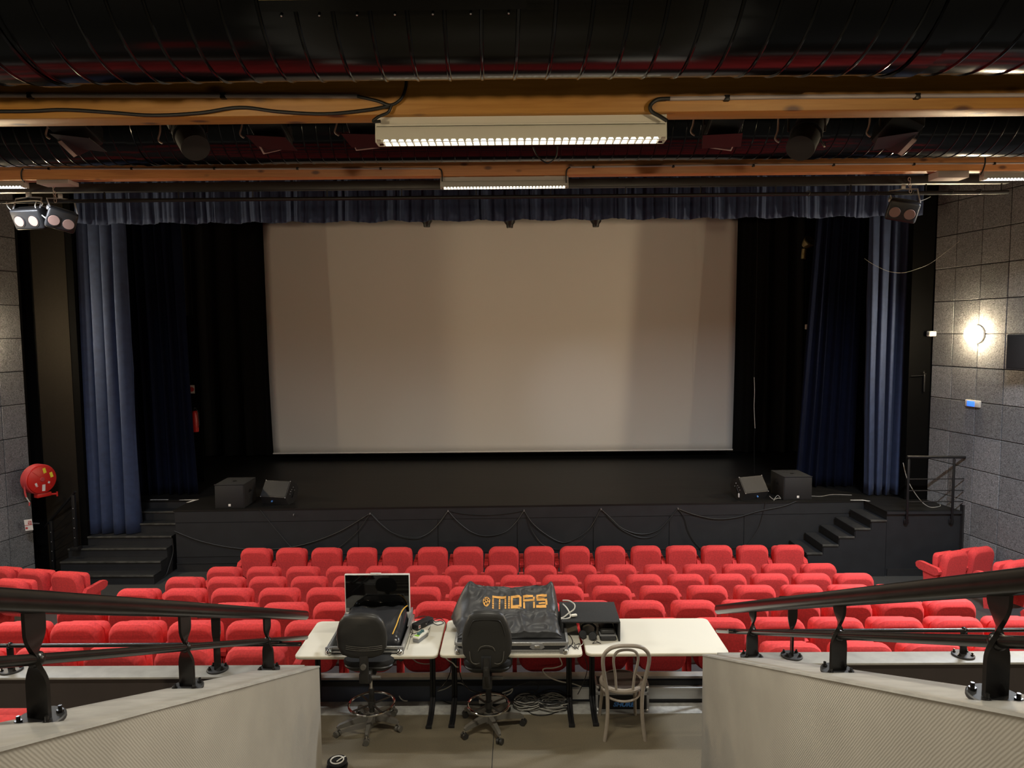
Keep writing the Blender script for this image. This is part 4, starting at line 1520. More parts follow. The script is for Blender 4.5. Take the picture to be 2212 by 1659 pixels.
# monitor
t = thing('computer_monitor', 'all-in-one computer with thin white bezel and dark screen on the left table', 'monitor', (-1.455, 6.96, TZ))
MB().box2((-.335, 0, .055), (.335, .035, .535), bevel=.006).build('casing', WHITE, t)
MB().box2((-.326, -.003, .142), (.326, .002, .527), bevel=.001).build('screen_glass', GLOSSB, t)
MB().box2((-.326, -.002, .062), (.326, .002, .132), bevel=.002).build('chin', WHITE, t)
MB().box2((-.07, .005, .535), (.04, .03, .543), bevel=.002).build('camera_bar', WHITE, t)
MB().box2((-.12, .0, .0), (.12, .02, .07), bevel=.004).build('stand_neck', WHITE, t)
MB().box2((-.14, -.06, .0), (.14, .09, .008), bevel=.003).build('stand_foot', WHITE, t)
MB().box2((-.322, -.0045, .148), (-.29, -.003, .185)).build('screen_sticker', GREYB, t)

# ---- power block, switch box, loose cables on the left table
a, b2 = atz(895, 1360, TZ), atz(933, 1345, TZ)
c = (a + b2) / 2
ang = math.atan2(b2.y - a.y, b2.x - a.x)
t = thing('power_block', 'long black power block with a white sticker on the left table', 'power supply', (c.x, c.y, TZ), ang + .12)
MB().box2((-.125, -.04, .001), (.115, .04, .062), bevel=.006).build('body', BLACKP, t)
MB().box2((-.107, -.0415, .018), (-.080, -.0395, .052)).build('sticker', WHITE, t)
MB().box2((-.102, -.0418, .024), (-.086, -.0414, .046)).build('sticker_print', REDW, t)
for x in (.055, .085):
    MB().cyl((x, -.046, .034), (x, -.04, .034), .016, n=14).build('socket', BLACKM, t)
MB().cyl((-.0, -.043, .034), (-.0, -.04, .034), .005, n=8).build('screw', CHROME, t)
t = thing('switch_box', 'small cream switch box with dark buttons on the left table', 'switch box', tuple(atz(909, 1380, TZ)), R(66))
MB().box2((-.095, -.035, .001), (.085, .032, .040), bevel=.003).build('grey_base', GREYB, t)
MB().box2((-.098, -.038, .040), (.088, .035, .060), bevel=.005).build('cream_lid', TABLE, t)
for k, x in enumerate((-.035, -.002, .032)):
    MB().cyl((x, 0, .060), (x, 0, .076), .018 if k != 1 else .014, n=16).build('button', TEALB, t)
MB().box2((-.085, -.025, .0602), (-.052, .025, .0612)).build('green_label', GREENL, t)
tb = lambda *q: [atz(x, y, TZ + .008) for x, y in q]
cable('table_cable', tb((892, 1342), (900, 1334), (918, 1331), (932, 1336), (940, 1343), (952, 1341), (958, 1346), (945, 1350), (934, 1345)), .004, CABLEB, 'black cable curling behind the power block')
cable('table_cable', tb((935, 1340), (950, 1336), (960, 1342), (964, 1352), (962, 1362)), .004, CABLEB, 'black cable running off the table edge beside the power block')
cable('table_cable', tb((890, 1352), (884, 1360), (892, 1368), (902, 1366), (912, 1362), (922, 1364), (928, 1356)), .003, CABLEB, 'thin tangled wire before the power block')
cable('table_cable', tb((888, 1358), (892, 1366), (886, 1376), (896, 1372), (904, 1368)), .003, CABLEB, 'thin wire between flight case and switch box')
cable('table_cable', tb((930, 1352), (928, 1362), (924, 1372), (919, 1376)), .003, CABLEG, 'grey wire from the switch box to the power block')
cable('table_cable', tb((880, 1402), (886, 1380), (890, 1362), (889, 1344)), .003, CABLEG, 'pale wire running along the side of the left tray')
for q in ((964, 1358), (971, 1389), (977, 1357)):
    pass

# ---- mixing desk under nylon cover on a flight case
t = thing('desk_case', 'flight case base with silver edges and butterfly latch on the middle table', 'flight case', (-.07, 6.30, TZ))
wd, d = 1.05, .74
MB().box2((-wd / 2 + .006, .006, .0), (wd / 2 - .006, d, .10)).build('case_body', BLACKP, t)
for z0, z1 in ((.0, .036), (.076, .108)):
    MB().box2((-wd / 2, 0, z0), (wd / 2, .02, z1), bevel=.003).build('front_rail', ALU, t)
for sx in (-1, 1):
    MB().box2((sx * (wd / 2) - .012, .02, .076), (sx * (wd / 2) + .012, d, .108), bevel=.003).build('side_rail', ALU, t)
    MB().box2((sx * (wd / 2) - .012, .02, .0), (sx * (wd / 2) + .012, d, .03), bevel=.003).build('side_rail', ALU, t)
    MB().prism([(sx * wd / 2, .005), (sx * (wd / 2 - .07), .005), (sx * (wd / 2 - .075), .05), (sx * (wd / 2 - .03), .06), (sx * wd / 2, .105)], -.006, 0, 'Y').build('corner_plate', ALUD, t)
    MB().sphere((sx * (wd / 2 - .022), -.010, .03), .026, 14, 10).build('ball_corner', CHROME, t)
MB().prism([(.17, .062), (.20, .045), (.28, .045), (.31, .062), (.29, .098), (.19, .098)], -.006, .004, 'Y').build('latch_dish', ALUD, t)
MB().box((.24, -.010, .072), (.05, .010, .022), bevel=.003).build('latch_handle', CHROME, t)
for x in (-.12, .05, .15):
    MB().sphere((x, -.001, .018), .004, 8, 6).build('rivet', ALUD, t)


# cover surface: u across the desk, v from front hem over the top to the back hem
PROF = [(.10, .105), (.115, .15), (.20, .185), (.33, .215), (.40, .245), (.50, .335), (.58, .415), (.64, .43), (.69, .36), (.70, .11)]


def cover_pt(u, v):
    q = v * (len(PROF) - 1)
    k = min(int(q), len(PROF) - 2)
    f = q - k
    f = f * f * (3 - 2 * f) * .5 + f * .5
    y = PROF[k][0] + (PROF[k + 1][0] - PROF[k][0]) * f
    z = PROF[k][1] + (PROF[k + 1][1] - PROF[k][1]) * f
    e = max(0., abs(u - .5) * 2 - .80) / .20        # ends fall away
    x = -.52 + 1.0 * u
    sag = .045 * max(0, sin(pi * (u - .08) / .84)) ** 1 * max(0, (v - .35)) * 1.5
    peaks = .05 * math.exp(-((u - .10) / .045) ** 2) + .055 * math.exp(-((u - .93) / .04) ** 2)
    top = max(0, 1 - abs(v - .72) / .22)
    z = z - sag + peaks * top
    if e > 0:
        z = .105 + (z - .105) * (1 - e ** 3 * .92)
        if u < .5:
            x -= .10 * e ** 2 * max(0, 1 - abs(v - .62) / .4)
    wr = .018 * noise.noise((u * 5, v * 4, 1.7)) + .011 * (1 - abs(noise.noise((u * 8 + v * 3, v * 9 - u * 4, 6.2))) * 2.2) + .005 * noise.noise((u * 22, v * 16, 9))
    amp = min(1, v / .08) * min(1, (1 - v) / .06)
    ridge = .012 * math.exp(-(((u - .62) + .15 * (v - .3)) / .02) ** 2) * (1 if v < .45 else .2)
    z += wr * amp * (1 - .5 * e) + ridge * amp
    y -= wr * amp * .8
    return V((x, y, max(z, .104)))


NUc, NVc = 84, 60
rings = [[cover_pt(i / NUc, j / NVc) for i in range(NUc + 1)] for j in range(NVc + 1)]
cv = thing('desk_cover', 'crumpled black nylon dust cover with orange lettering over the mixing desk', 'cover', (-.07, 6.30, TZ))
b = MB()
b.rings(rings, caps=False, closed=False)
o = b.build('nylon_sheet', COVER, cv, angle=70)
o.modifiers.new('thickness', 'SOLIDIFY').thickness = .003
# the desk's dark cheek peeking out under the right hem
MB().box2((-.46, .14, .105), (.47, .66, .15), bevel=.01).build('hidden_desk_edge', BLACKM, cv)


def print_on_cover(polys, name):
    """thin print patches following the cover: polys in (s, t) on the upper slope"""
    b = MB()
    for (s0, t0, s1, t1, sh) in polys:
        n = max(2, int(abs(s1 - s0) / .012))
        m_ = max(1, int(abs(t1 - t0) / .016))
        g = []
        for j in range(m_ + 1):
            for i in range(n + 1):
                tt = t0 + (t1 - t0) * j / m_
                ss = s0 - .05 + (s1 - s0) * i / n + sh * (tt - t0)
                p_ = cover_pt(ss, tt)
                pu = cover_pt(ss + .004, tt) - cover_pt(ss - .004, tt)
                pv = cover_pt(ss, tt + .006) - cover_pt(ss, tt - .006)
                nn = pu.cross(pv).normalized()
                if nn.y > 0:
                    nn = -nn
                g.append(p_ + nn * .0035)
        W_ = n + 1
        b.add(g, [(j * W_ + i, j * W_ + i + 1, (j + 1) * W_ + i + 1, (j + 1) * W_ + i) for j in range(m_) for i in range(n)])
    return b.build(name, ORANGE, cv, angle=80)


T0, T1 = .475, .60          # lettering band on the slope
def rect(s0, f0, s1, f1, sh=0):
    return (s0, T0 + (T1 - T0) * f0, s1, T0 + (T1 - T0) * f1, sh)


def stripes_v(s, wd, n=5, f0=0., f1=1.):
    return [rect(s, f0 + (f1 - f0) * k / n, s + wd, f0 + (f1 - f0) * (k + .82) / n) for k in range(n)]


M_ = stripes_v(.375, .016, 6, 0, .8) + stripes_v(.442, .014, 6, 0, .8) + stripes_v(.500, .016, 6, 0, .8) + [rect(.375, .82, .516, 1.0)]
I_ = stripes_v(.535, .017, 8)
D_ = [rect(.562, .0, .655, .20), rect(.562, .80, .655, 1.0), rect(.562, .2, .582, .8), rect(.645, .08, .668, .92), rect(.585, .48, .64, .55)][:4]
A_ = [rect(.685, .80, .785, 1.0), rect(.685, .44, .80, .62), rect(.685, .0, .703, .40), rect(.785, .62, .803, .84), rect(.785, .0, .803, .40), rect(.685, .65, .700, .78)]
S_ = [rect(.820, .82, .925, 1.0), rect(.820, .44, .925, .60), rect(.815, .0, .915, .18), rect(.815, .60, .835, .82), rect(.908, .18, .928, .44), rect(.822, .64, .90, .74), rect(.84, .24, .905, .34)]
for nm, q in (('letter_M', M_), ('letter_I', I_), ('letter_D', D_), ('letter_A', A_), ('letter_S', S_)):
    print_on_cover(q, nm)
# round emblem: ring of seven dark dots on an orange disc
b = MB()
cu_, ct_ = .268, .535
def emb(s, t_, off):
    p_ = cover_pt(s, t_)
    pu = cover_pt(s + .01, t_) - cover_pt(s - .01, t_)
    pv = cover_pt(s, t_ + .02) - cover_pt(s, t_ - .02)
    nn = pu.cross(pv).normalized()
    return p_ + (-nn if nn.y > 0 else nn) * off
for r0, r1 in ((.0, .25), (.25, .5), (.5, .75), (.75, 1.)):
    for k in range(20):
        a0_, a1_ = 2 * pi * k / 20, 2 * pi * (k + 1) / 20
        q = [emb(cu_ + .036 * r * cos(a), ct_ + .047 * r * sin(a), .004) for r, a in ((r0, a0_), (r1, a0_), (r1, a1_), (r0, a1_))]
        b.add(q, [(0, 1, 2, 3)] if r0 else [(0, 1, 2)])
b.build('emblem', ORANGE, cv, angle=80)
b = MB()
for k in range(7):
    rr, aa = (0, 0) if k == 6 else (.60, k * pi / 3 + .3)
    cc = (cu_ + .036 * rr * cos(aa), ct_ + .047 * rr * sin(aa))
    q = [emb(cc[0] + .0075 * cos(2 * pi * j / 10), cc[1] + .0100 * sin(2 * pi * j / 10), .0055) for j in range(10)]
    b.add(q, [tuple(range(10))])
b.build('emblem_dots', MATTE, cv, angle=80)
# lamp tip and white lead behind the cover
t = thing('white_adapter', 'small white adapter plug poking over the back of the desk cover', 'adapter', tuple(at(1037, 1272, 6.93)))
MB().box((0, .03, 0), (.09, .035, .035), bevel=.008).build('body', WHITE, t)
MB().tube([(.04, .03, 0), (.08, .04, .0), (.12, .06, -.03), (.14, .07, -.10), (.14, .07, -.3), (.14, .06, -.325)], .006, 6).build('lead', CABLEW, t)
MB().box((-.055, .03, -.16), (.04, .04, .34), bevel=.008).build('support_post', MATTE, t)

# ---- black carpeted box with headphones and pouch
t = thing('carpeted_box', 'black carpeted open-front box between the middle and right tables', 'box', (.70, 6.55, TZ), R(-1))
w2, dd, hh = .285, .50, .20
MB().box2((-w2, 0, hh - .018), (w2, dd, hh), bevel=.006).build('top_panel', CARPET, t)
for sx in (-1, 1):
    MB().box2((sx * w2 - (.018 if sx > 0 else 0), .004, 0), (sx * w2 + (0 if sx > 0 else .018), dd, hh - .018), bevel=.003).build('side_panel', CARPET, t)
MB().box2((-w2 + .018, dd - .018, 0), (.02, dd, hh - .018)).build('back_panel', CARPET, t)
MB().box2((.16, dd - .018, 0), (w2 - .018, dd, hh - .018)).build('back_panel', CARPET, t)
t = thing('headphones', 'black headphones lying in the carpeted box', 'headphones', (.70, 6.62, TZ))
for x, y, rz in ((-.075, -.01, 20), (.02, -.045, -15)):
    q = M.Rotation(R(rz), 3, 'Z') @ M.Rotation(R(62), 3, 'X')
    MB().lathe([(.02, -.016), (.036, -.014), (.042, 0), (.036, .014), (.022, .016)], 20).build('ear_cushion', MATTE, t, (x, y, .045), q.to_euler())
    MB().lathe([(0, -.03), (.03, -.026), (.036, -.012), (.0, -.012)], 18).build('ear_cup', BLACKM, t, (x, y + .02, .04), q.to_euler())
MB().tube([(-.08, .03, .05), (-.07, .09, .09), (.0, .13, .10), (.06, .09, .075), (.04, -.01, .05)], .011, 8).build('headband', MATTE, t)
cable('headphone_lead', tb((1279, 1375), (1284, 1385), (1280, 1390), (1290, 1388), (1298, 1390), (1286, 1384)), .0025, CABLEB, 'thin black headphone lead curled on the right table')
t = thing('equipment_pouch', 'black zipped pouch in the right end of the carpeted box', 'pouch', (.875, 6.60, TZ))
MB().box2((-.085, -.05, .001), (.07, .16, .055), bevel=.018, seg=3).build('lower_half', BLACKP, t)
MB().box2((-.080, -.03, .058), (.062, .16, .105), bevel=.018, seg=3).build('upper_half', PLASTIC, t)
MB().box2((-.088, -.052, .053), (.072, .15, .059), bevel=.002).build('zip', GREYB, t)
cable('white_lead', [at(1216, 1297, 6.8), at(1230, 1298, 6.72), at(1241, 1306, 6.70), at(1240, 1316, 6.68), at(1228, 1325, 6.66), at(1218, 1333, 6.64), at(1212, 1335, 6.64)], .007, CABLEW, 'upper loop of white lead beside the desk cover')
cable('white_lead', [at(1216, 1305, 6.8), at(1224, 1313, 6.72), at(1230, 1324, 6.68), at(1232, 1333, 6.63), at(1222, 1337, 6.62), at(1212, 1337, 6.62)], .007, CABLEW, 'white lead crossing the carpeted box top')
t = thing('white_plug', 'cream plug lying on the carpeted box', 'plug', tuple(at(1240, 1329, 6.65)), R(20))
MB().box((0, 0, .0), (.06, .035, .022), bevel=.008).build('body', TABLE, t)
cable('table_cable', tb((1222, 1366), (1232, 1374), (1237, 1388), (1228, 1400), (1232, 1394), (1243, 1402)), .004, CABLEB, 'black cable loop beside the right end of the desk case')
cable('table_cable', tb((1240, 1388), (1247, 1400), (1252, 1390), (1240, 1396), (1250, 1402)), .003, CABLEB, 'small tangled black wire on the right end of the middle table')
cable('table_cable', tb((1255, 1378), (1260, 1388), (1252, 1396), (1240, 1394)), .003, CABLEW, 'thin pale wire crossing the gap between middle and right tables')

# ================================================================== CHAIRS
def star_base(t, m, caster_m, pts, hub_z, rad_mid):
    """pts: list of caster (x, y); arms slope from the hub"""
    MB().lathe([(0, .07), (.05, .08), (.052, .14), (.04, .17), (0, .17)], 18).build('hub', m, t)
    for x, y in pts:
        d_ = V((x, y, 0))
        L_ = d_.length
        n = d_.normalized()
        s_ = V((-n.y, n.x, 0))
        rings = []
        for k, (f, z, h, w_) in enumerate(((.03, .125, .055, .03), (L_ * .5, .118, .045, .026), (L_ * .93, .095, .035, .02), (L_, .085, .022, .014))):
            c = n * f + V((0, 0, z))
            rings.append([c - s_ * w_ - V((0, 0, h / 2)), c + s_ * w_ - V((0, 0, h / 2)), c + s_ * w_ * .75 + V((0, 0, h / 2)), c - s_ * w_ * .75 + V((0, 0, h / 2))])
        MB().rings(rings).build('base_arm', m, t, bevel=.005)
        a = random.uniform(0, 6.28)
        ax = V((cos(a), sin(a), 0))
        c = V((x, y, .028))
        b = MB()
        b.cyl(c - ax * .028, c - ax * .006, .028, n=18)
        b.cyl(c + ax * .006, c + ax * .028, .028, n=18)
        b.cyl(c - ax * .006, c + ax * .006, .012, n=10)
        b.build('caster', caster_m, t)
        MB().cyl((x, y, .05), (x, y, .085), .007, n=8).build('caster_stem', CHROME, t)


def foot_ring(t, z, r):
    MB().tube([(r * cos(2 * pi * k / 36), r * sin(2 * pi * k / 36), z) for k in range(36)], .011, 10, smooth=False, closed=True).build('foot_ring', CHROME, t)
    for k in range(4):
        a = R(40 + 90 * k)
        MB().box((r * .5 * cos(a), r * .5 * sin(a), z - .004), (r * .98, .022, .010), M.Rotation(a, 3, 'Z'), bevel=.003).build('ring_spoke', PLASTIC, t)
    MB().cyl((0, 0, z - .03), (0, 0, z + .03), .036).build('ring_hub', PLASTIC, t)


def shell_back(t, outline, y, m_shell, m_pad, z0, name='backrest_shell', curve=.05):
    """outline: (x, z) loop; rear shell convex to the rear (-y)"""
    def lp(s, yy):
        cx = 0
        cz = sum(q[1] for q in outline) / len(outline)
        return [(cx + (x - cx) * s, yy - curve * (1 - (x / .26) ** 2) * .0 + curve * (x / .24) ** 2 * .5, cz + (z - cz) * s) for x, z in outline]
    MB().rings([lp(.55, y - .038), lp(.80, y - .034), lp(.93, y - .026), lp(.985, y - .012), lp(1., y), lp(.97, y + .008)]).build(name, m_shell, t, angle=50)
    MB().rings([lp(.96, y + .008), lp(.985, y + .02), lp(.95, y + .045), lp(.7, y + .058)]).build('backrest_pad', m_pad, t, angle=50)


def office_seat(t, z, yc, w_=.23):
    o_ = rrect(w_ * 2, .44, .11, 6)
    MB().rings([[(x * s, yc + y * s, zz) for x, y in o_] for s, zz in ((.55, z - .085), (.85, z - .075), (.97, z - .045), (1., z - .03), (.97, z - .02))]).build('seat_shell', PLASTIC, t, angle=50)
    MB().rings([[(x * s, yc + y * s, zz) for x, y in o_] for s, zz in ((.98, z - .02), (1.02, z), (.98, z + .03), (.8, z + .045))]).build('seat_cushion', FABRIC, t, angle=50)


# chair 1 : left drafting chair (rounded back with three grooves)
c1 = thing('drafting_chair', 'black drafting chair with low rounded back and chrome foot ring, at the left table', 'chair', (-1.40, 6.33, 0))
ox, oy = -1.40, 6.33
star_base(c1, GREYPL, GREYPL, [(-1.40 - ox, 6.07 - oy), (-1.70 - ox, 6.20 - oy), (-1.14 - ox, 6.28 - oy), (-1.23 - ox, 6.56 - oy), (-1.58 - ox, 6.56 - oy)], .12, .2)
MB().cyl((0, 0, .15), (0, 0, .40), .026).build('gas_tube', PLASTIC, c1)
MB().cyl((0, 0, .40), (0, 0, .62), .016).build('piston', CHROME, c1)
foot_ring(c1, .245, .212)
office_seat(c1, .70, .06, .235)
MB().box2((-.06, -.24, .56), (.05, -.10, .66), bevel=.012).build('tilt_box', PLASTIC, c1)
MB().box2((-.07, -.12, .58), (.07, .12, .625), bevel=.008).build('seat_plate', BLACKM, c1)
MB().cyl((.04, -.19, .60), (.13, -.19, .60), .022, .014).build('lever_knob', GREYPL, c1)
MB().cyl((.12, .05, .64), (.27, .05, .66), .012).build('height_lever', BLACKM, c1)
MB().sphere((.28, .05, .663), .028, 12, 8).build('lever_ball', PLASTIC, c1)
MB().box2((-.045, -.27, .58), (.035, -.235, .90), bevel=.01).build('back_stem', PLASTIC, c1)
MB().cyl((-.005, -.30, .745), (-.005, -.26, .745), .024).build('stem_knob', GREYPL, c1)
ol = [(.185, .79), (.225, .86), (.232, .94), (.225, 1.02), (.20, 1.10), (.155, 1.155), (.10, 1.175), (0, 1.18), (-.10, 1.175), (-.155, 1.155), (-.20, 1.10), (-.225, 1.02), (-.232, .94), (-.225, .86), (-.185, .79), (-.10, .765), (0, .76), (.10, .765)]
ol = [(x - .028, z + .045) for x, z in ol]
shell_back(c1, ol, -.24, PLASTIC, FABRIC, 0)
for k in range(3):
    MB().tube([(x, -.279 + .0105 * (x / .13) ** 2, .925 - k * .016 + .010 * (x / .17) ** 2) for x in (-.165, -.11, -.05, 0, .05, .11, .165)], .0032, 6).build('back_groove', GREYPL, c1)

# chair 2 : right drafting chair (tall tapered back with moulded panel)
c2 = thing('drafting_chair', 'black drafting chair with tall tapered moulded back, in front of the mixing desk', 'chair', (-.29, 6.31, 0))
ox, oy = -.29, 6.31
star_base(c2, GREYPL, PLASTIC, [(-.51 - ox, 6.16 - oy), (-.18 - ox, 6.07 - oy), (.035 - ox, 6.38 - oy), (-.12 - ox, 6.60 - oy), (-.53 - ox, 6.52 - oy)], .12, .2)
MB().cyl((0, 0, .15), (0, 0, .42), .026).build('gas_tube', BLACKM, c2)
MB().cyl((0, 0, .42), (0, 0, .60), .017).build('piston', CHROME, c2)
foot_ring(c2, .245, .195)
office_seat(c2, .68, .08, .225)
MB().box2((-.05, -.16, .47), (.04, -.06, .60), bevel=.012).build('tilt_box', PLASTIC, c2)
MB().cyl((.04, -.11, .56), (.14, -.11, .56), .020, .018).build('lever_knob', GREYPL, c2)
MB().tube([(-.005, -.12, .50), (-.005, -.22, .58), (-.005, -.285, .70), (-.005, -.285, .84)], .03, 10).build('back_stem', PLASTIC, c2)
MB().box((-.005, -.315, .72), (.052, .02, .10), bevel=.012).build('stem_cover', PLASTIC, c2)
for k in range(5):
    MB().cyl((-.013 + .004 * k, -.3275, .735), (-.013 + .004 * k, -.3275, .755 - .002 * abs(k - 2)), .0012, n=6).build('stem_slot', GREYPL, c2)
ol = [(.10, .735), (.165, .775), (.215, .85), (.228, .94), (.222, 1.03), (.195, 1.13), (.155, 1.215), (.11, 1.245), (0, 1.255), (-.11, 1.245), (-.155, 1.215), (-.195, 1.13), (-.222, 1.03), (-.228, .94), (-.215, .85), (-.165, .775), (-.10, .735), (0, .725)]
shell_back(c2, ol, -.25, PLASTIC, FABRIC, 0)
yb = -.2885
MB().tube([(-.155, yb + .012, .89), (-.14, yb + .01, .80), (-.10, yb + .01, .775), (-.065, yb + .01, .785)], .0035, 6).build('moulded_line', GREYPL, c2)
MB().tube([(.155, yb + .012, .89), (.14, yb + .01, .80), (.10, yb + .01, .775), (.065, yb + .01, .785)], .0035, 6).build('moulded_line', GREYPL, c2)
MB().tube([(-.075, yb, .90), (-.055, yb, .935), (0, yb, .95), (.055, yb, .935), (.075, yb, .90)], .0035, 6).build('moulded_line', GREYPL, c2)
MB().tube([(-.165, yb + .014, 1.04), (-.145, yb + .01, 1.12), (-.115, yb + .006, 1.175), (-.06, yb + .003, 1.185), (0, yb + .002, 1.188), (.06, yb + .003, 1.185), (.115, yb + .006, 1.175), (.145, yb + .01, 1.12), (.165, yb + .014, 1.04)], .0035, 6).build('moulded_line', PLASTIC, c2)
MB().box2((-.052, -.294, .735), (.042, -.275, .85), bevel=.006).build('stem_recess', MATTE, c2)

# chair 3 : bentwood
c3 = thing('bentwood_chair', 'taupe bentwood chair with looped back and dark round seat, at the right table', 'chair', (.965, 6.09, 0), R(1))
lx = .185
outer = [(-lx, .02, 0), (-lx + .018, .03, .14), (-lx + .028, .035, .30), (-lx + .022, .035, .46), (-lx + .0, .02, .60), (-lx - .022, -.01, .74), (-lx - .018, -.035, .84), (-lx + .03, -.05, .905), (-.09, -.058, .932), (0, -.06, .938)]
outer = outer + [(-x, y, z) for x, y, z in reversed(outer[:-1])]
n_half = 5
MB().tube(outer, .0175, 12, sub=5).build('back_frame', TAUPE, c3)
inner = [(-.075, .05, .455), (-.078, .045, .50), (-.088, .03, .62), (-.108, .0, .74), (-.108, -.02, .82), (-.075, -.035, .875), (0, -.04, .892)]
inner = inner + [(-x, y, z) for x, y, z in reversed(inner[:-1])]
MB().tube(inner, .0125, 10, sub=5).build('inner_loop', TAUPE, c3)
MB().lathe([(0, .435), (.19, .435), (.205, .445), (.208, .465), (.20, .478), (.18, .48), (0, .48)], 40).build('seat_ring', TAUPE, c3, (0, .225, 0))
MB().lathe([(0, .4805), (.176, .4805), (.172, .486), (0, .478)], 40).build('seat_pad', SEATDK, c3, (0, .225, 0))
for sx in (-1, 1):
    MB().tube([(sx * .155, .36, .44), (sx * .16, .40, .25), (sx * .175, .45, 0)], [.019, .014], 12, sub=6).build('front_leg', TAUPE, c3)
    MB().tube([(sx * .16, .03, .44), (sx * .175, .06, .455), (sx * .19, .10, .452), (sx * .195, .14, .45)], .012, 8).build('side_brace', TAUPE, c3)
rr = .165
MB().tube([(rr * cos(2 * pi * k / 32), .225 + (rr + .02) * sin(2 * pi * k / 32), .365) for k in range(32)], .0115, 10, smooth=False, closed=True).build('stretcher_ring', TAUPE, c3)

# ================================================================== UNDER THE TABLES
# flight case with blue lettering
t = thing('flight_case', 'small black flight case with silver edges and blue lettering under the bentwood chair', 'flight case', (1.015, 6.60, 0), R(-1))
w2, hh, dd = .262, .275, .19
MB().box2((-w2 + .006, .006, .004), (w2 - .006, dd - .004, hh - .004)).build('panel_body', MATTE, t)
MB().box2((-w2 + .03, .0, .03), (w2 - .03, .008, .165)).build('front_panel', BLACKM, t)
for a, b2 in (((-w2, 0, 0), (w2, .016, .024)), ((-w2, 0, .170), (w2, .016, .205)), ((-w2, 0, hh - .022), (w2, .016, hh)), ((-w2, 0, .024), (-w2 + .024, .016, hh - .022)), ((w2 - .024, 0, .024), (w2, .016, hh - .022)),
              ((-w2, .016, hh - .022), (-w2 + .02, dd, hh)), ((w2 - .02, .016, hh - .022), (w2, dd, hh)), ((-w2, dd - .016, hh - .022), (w2, dd, hh))):
    MB().box2(a, b2, bevel=.002).build('edge_profile', ALUD, t)
for sx in (-1, 1):
    for z in (.022, hh - .022):
        MB().sphere((sx * (w2 - .02), -.003, z), .019, 12, 8).build('ball_corner', ALU, t)
    MB().box((sx * .18, -.004, .187), (.06, .012, .05), bevel=.004).build('latch', ALU, t)
me = text_mesh('SHURE', .082, .001, .25, .004)
lt = link('lettering', me, BLUEP, t, (.01, -.003, .075), (pi / 2, 0, 0))
lt.scale = (.82, .72, 1)
# aluminium trunking on the parapet, small white box
p = at(1400, 1488, 6.79)
tk = thing('cable_trunking', 'long aluminium cable trunking on the low parapet at the right', 'trunking', (1.64, 6.77, .115))
MB().box2((-.34, -.028, -.065), (.50, .03, .055), bevel=.004).build('duct_body', ALUP, tk)
MB().box2((-.34, -.034, .035), (.50, -.028, .055), bevel=.002).build('lid_edge', ALUP, tk)
MB().box2((-.34, -.026, -.09), (.50, .02, -.068)).build('shadow_gap', BLACKM, tk)
t = thing('socket_box', 'small white socket box on the parapet between two table legs', 'socket box', (.62, 6.775, .10))
MB().box2((-.085, -.025, -.055), (.085, .022, .055), bevel=.006).build('cover', WHITE, t)
MB().box2((-.085, -.030, .03), (.085, -.025, .055), bevel=.002).build('lid', WHITE, t)

# coils
def coil(x, y, r, n, m, label, seed, zbase=.012, oval=1.):
    rnd = random.Random(seed)
    pts = []
    for k in range(n * 14):
        a = 2 * pi * k / 14 + seed
        rr = r * (1 + .16 * sin(k * .61 + seed) + rnd.uniform(-.09, .09))
        zz = zbase + .075 * (k / (n * 14)) + rnd.uniform(0, .016) + .03 * max(0, sin(a)) * rnd.uniform(.5, 1)
        pts.append(V((x + rr * cos(a) * oval, y + rr * .62 * sin(a), zz)))
    return tag(MB().tube(pts, .0050, 6, sub=2).build('cable_coil', m), label, 'cable coil', 'coiled cables under the tables')


coil(.075, 6.66, .115, 9, CABLEG, 'left pale cable coil on the concrete strip under the middle table', 1)
coil(.08, 6.67, .12, 6, CABLEB, 'black cable wound through the left pale coil', 2, .03)
coil(.335, 6.66, .13, 8, CABLEG, 'right pale cable coil on the concrete strip', 3, .012, 1.1)
coil(.34, 6.67, .14, 9, CABLEB, 'big black cable coil piled over the right pale coil', 4, .03, 1.1)
fz = lambda z, *q: [atz(x, y, z) for x, y in q]
cable('floor_cable', fz(.008, (1138, 1528), (1140, 1536), (1152, 1543), (1172, 1545), (1195, 1541), (1215, 1532), (1230, 1522)), .005, CABLEB, 'thin black cable looping onto the brown floor before the coils')
cable('floor_cable', fz(.05, (1112, 1500), (1130, 1505), (1150, 1515), (1165, 1522), (1180, 1512), (1190, 1502)), .006, CABLEW, 'pale cable stretched between the two coils')
t = thing('cable_connector', 'silver connector plug lying on the left cable coil', 'connector', tuple(atz(1140, 1508, .11)), R(-60))
MB().cyl((-.035, 0, 0), (.03, 0, 0), .011).build('shell', CHROME, t)
MB().cyl((.03, 0, 0), (.055, 0, 0), .008).build('boot', CABLEB, t)
t = thing('power_strip', 'grey power strip standing behind the right drafting chair', 'power strip', (-.27, 6.72, .04))
MB().box2((-.135, -.035, .0), (.135, .03, .075), bevel=.006).build('body', WHITEW, t)
for k in range(4):
    MB().cyl((-.095 + .063 * k, 0, .074), (-.095 + .063 * k, 0, .080), .022, n=14).build('socket', BLACKM, t)
MB().box2((-.12, -.03, -.04), (.12, .03, .0), bevel=.004).build('support_block', BLACKM, t)
Y6 = 6.72
cable('hanging_lead', [at(1205, 1414, 6.68), at(1213, 1430, 6.70), at(1212, 1438, 6.71), at(1195, 1443, 6.72), at(1177, 1444, 6.72), at(1173, 1450, 6.72), at(1185, 1462, 6.72), at(1210, 1472, 6.72), at(1238, 1477, 6.735), at(1256, 1484, 6.748)], .006, CABLEW,
      'white lead hanging from the desk case to the socket box')
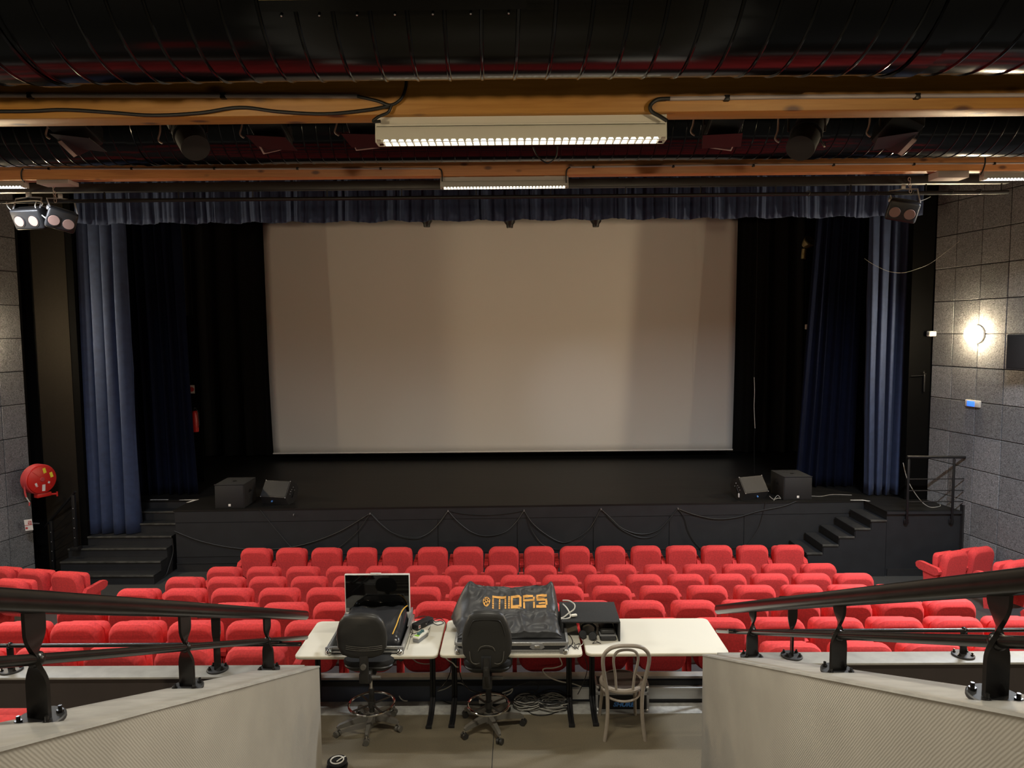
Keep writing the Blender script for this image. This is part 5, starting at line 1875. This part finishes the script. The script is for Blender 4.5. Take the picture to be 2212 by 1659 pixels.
cable('hanging_lead', [at(1262, 1418, 6.70), at(1268, 1435, 6.70), at(1267, 1455, 6.70), at(1258, 1480, 6.70), at(1248, 1500, 6.70)], .004, CABLEB, 'thin black lead dropping beside the right table leg')
cable('hanging_lead', [at(960, 1420, 6.70), at(972, 1432, 6.70), at(973, 1450, 6.70), at(962, 1475, 6.70), at(945, 1492, 6.72)], .005, CABLEB, 'black lead curving down between the left and middle tables')
cable('hanging_lead', [at(990, 1430, 6.7), at(992, 1450, 6.7), at(1002, 1478, 6.7), at(1020, 1492, 6.70), at(1048, 1498, 6.72)], .005, CABLEB, 'black lead from the middle table to the power strip')
cable('hanging_lead', [at(945, 1493, 6.72), at(962, 1488, 6.72), at(985, 1476, 6.72), at(1000, 1478, 6.72), at(1018, 1492, 6.72), at(1040, 1496, 6.72)], .005, CABLEG, 'grey lead arching above the concrete strip to the power strip')
cable('hanging_lead', [at(888, 1420, 6.72), at(900, 1430, 6.72), at(915, 1434, 6.73), at(928, 1434, 6.73)], .005, CABLEG, 'grey lead sagging under the right end of the left table')
cable('hanging_lead', [at(962, 1420, 6.66), at(968, 1426, 6.66), at(978, 1432, 6.66), at(985, 1440, 6.66), at(990, 1441, 6.66)], .006, CABLEW, 'short white lead under the gap of the left and middle tables')
cable('hanging_lead', [at(1082, 1494, 6.72), at(1100, 1488, 6.73), at(1125, 1478, 6.74), at(1148, 1473, 6.75), at(1163, 1478, 6.75), at(1160, 1490, 6.74), at(1150, 1500, 6.72)], .005, CABLEB, 'black lead arching over the cable coils against the parapet')
cable('hanging_lead', [at(1085, 1497, 6.70), at(1100, 1492, 6.70), at(1107, 1488, 6.70), at(1104, 1496, 6.70), at(1094, 1502, 6.70)], .006, CABLEW, 'short white hook of cable beside the power strip')
cable('hanging_lead', fz(.012, (930, 1512), (955, 1514), (975, 1520), (1010, 1522), (1040, 1521)), .004, CABLEB, 'thin lead lying along the concrete strip')
cable('floor_cable', [at(862, 1503, 6.76), at(866, 1509, 6.75), at(872, 1513, 6.74), at(880, 1514, 6.72)], .006, CABLEW, 'short end of white cable beside the left drafting chair')
# floor reel at the bottom edge
t = thing('cable_reel', 'small dark cable reel with a white cord on the floor by the left flank wall', 'cable reel', (-1.58, 5.735, 0))
MB().lathe([(0, 0), (.085, 0), (.09, .012), (.09, .022), (.05, .024), (.05, .05), (.085, .052), (.085, .064), (0, .064)], 24).build('reel_body', BLACKM, t)
MB().tube([(.055 * cos(2 * pi * k / 16), .055 * sin(2 * pi * k / 16), .070) for k in range(16)], .006, 6, closed=True, smooth=False).build('white_cord', CABLEW, t)
MB().tube([(.0, -.02, .068), (.03, .02, .072), (.06, .05, .07)], .005, 6).build('cord_end', CABLEW, t)

p = atz(1521, 1664, 0)
t = thing('floor_stop', 'small black floor stop with a pale tip at the foot of the right flank wall', 'door stop', (p.x, p.y, 0))
MB().box2((-.018, -.03, 0), (.018, .03, .105), bevel=.004).build('body', BLACKM, t)
MB().box2((-.008, -.032, .09), (.010, -.028, .108)).build('pale_tip', WHITE, t)
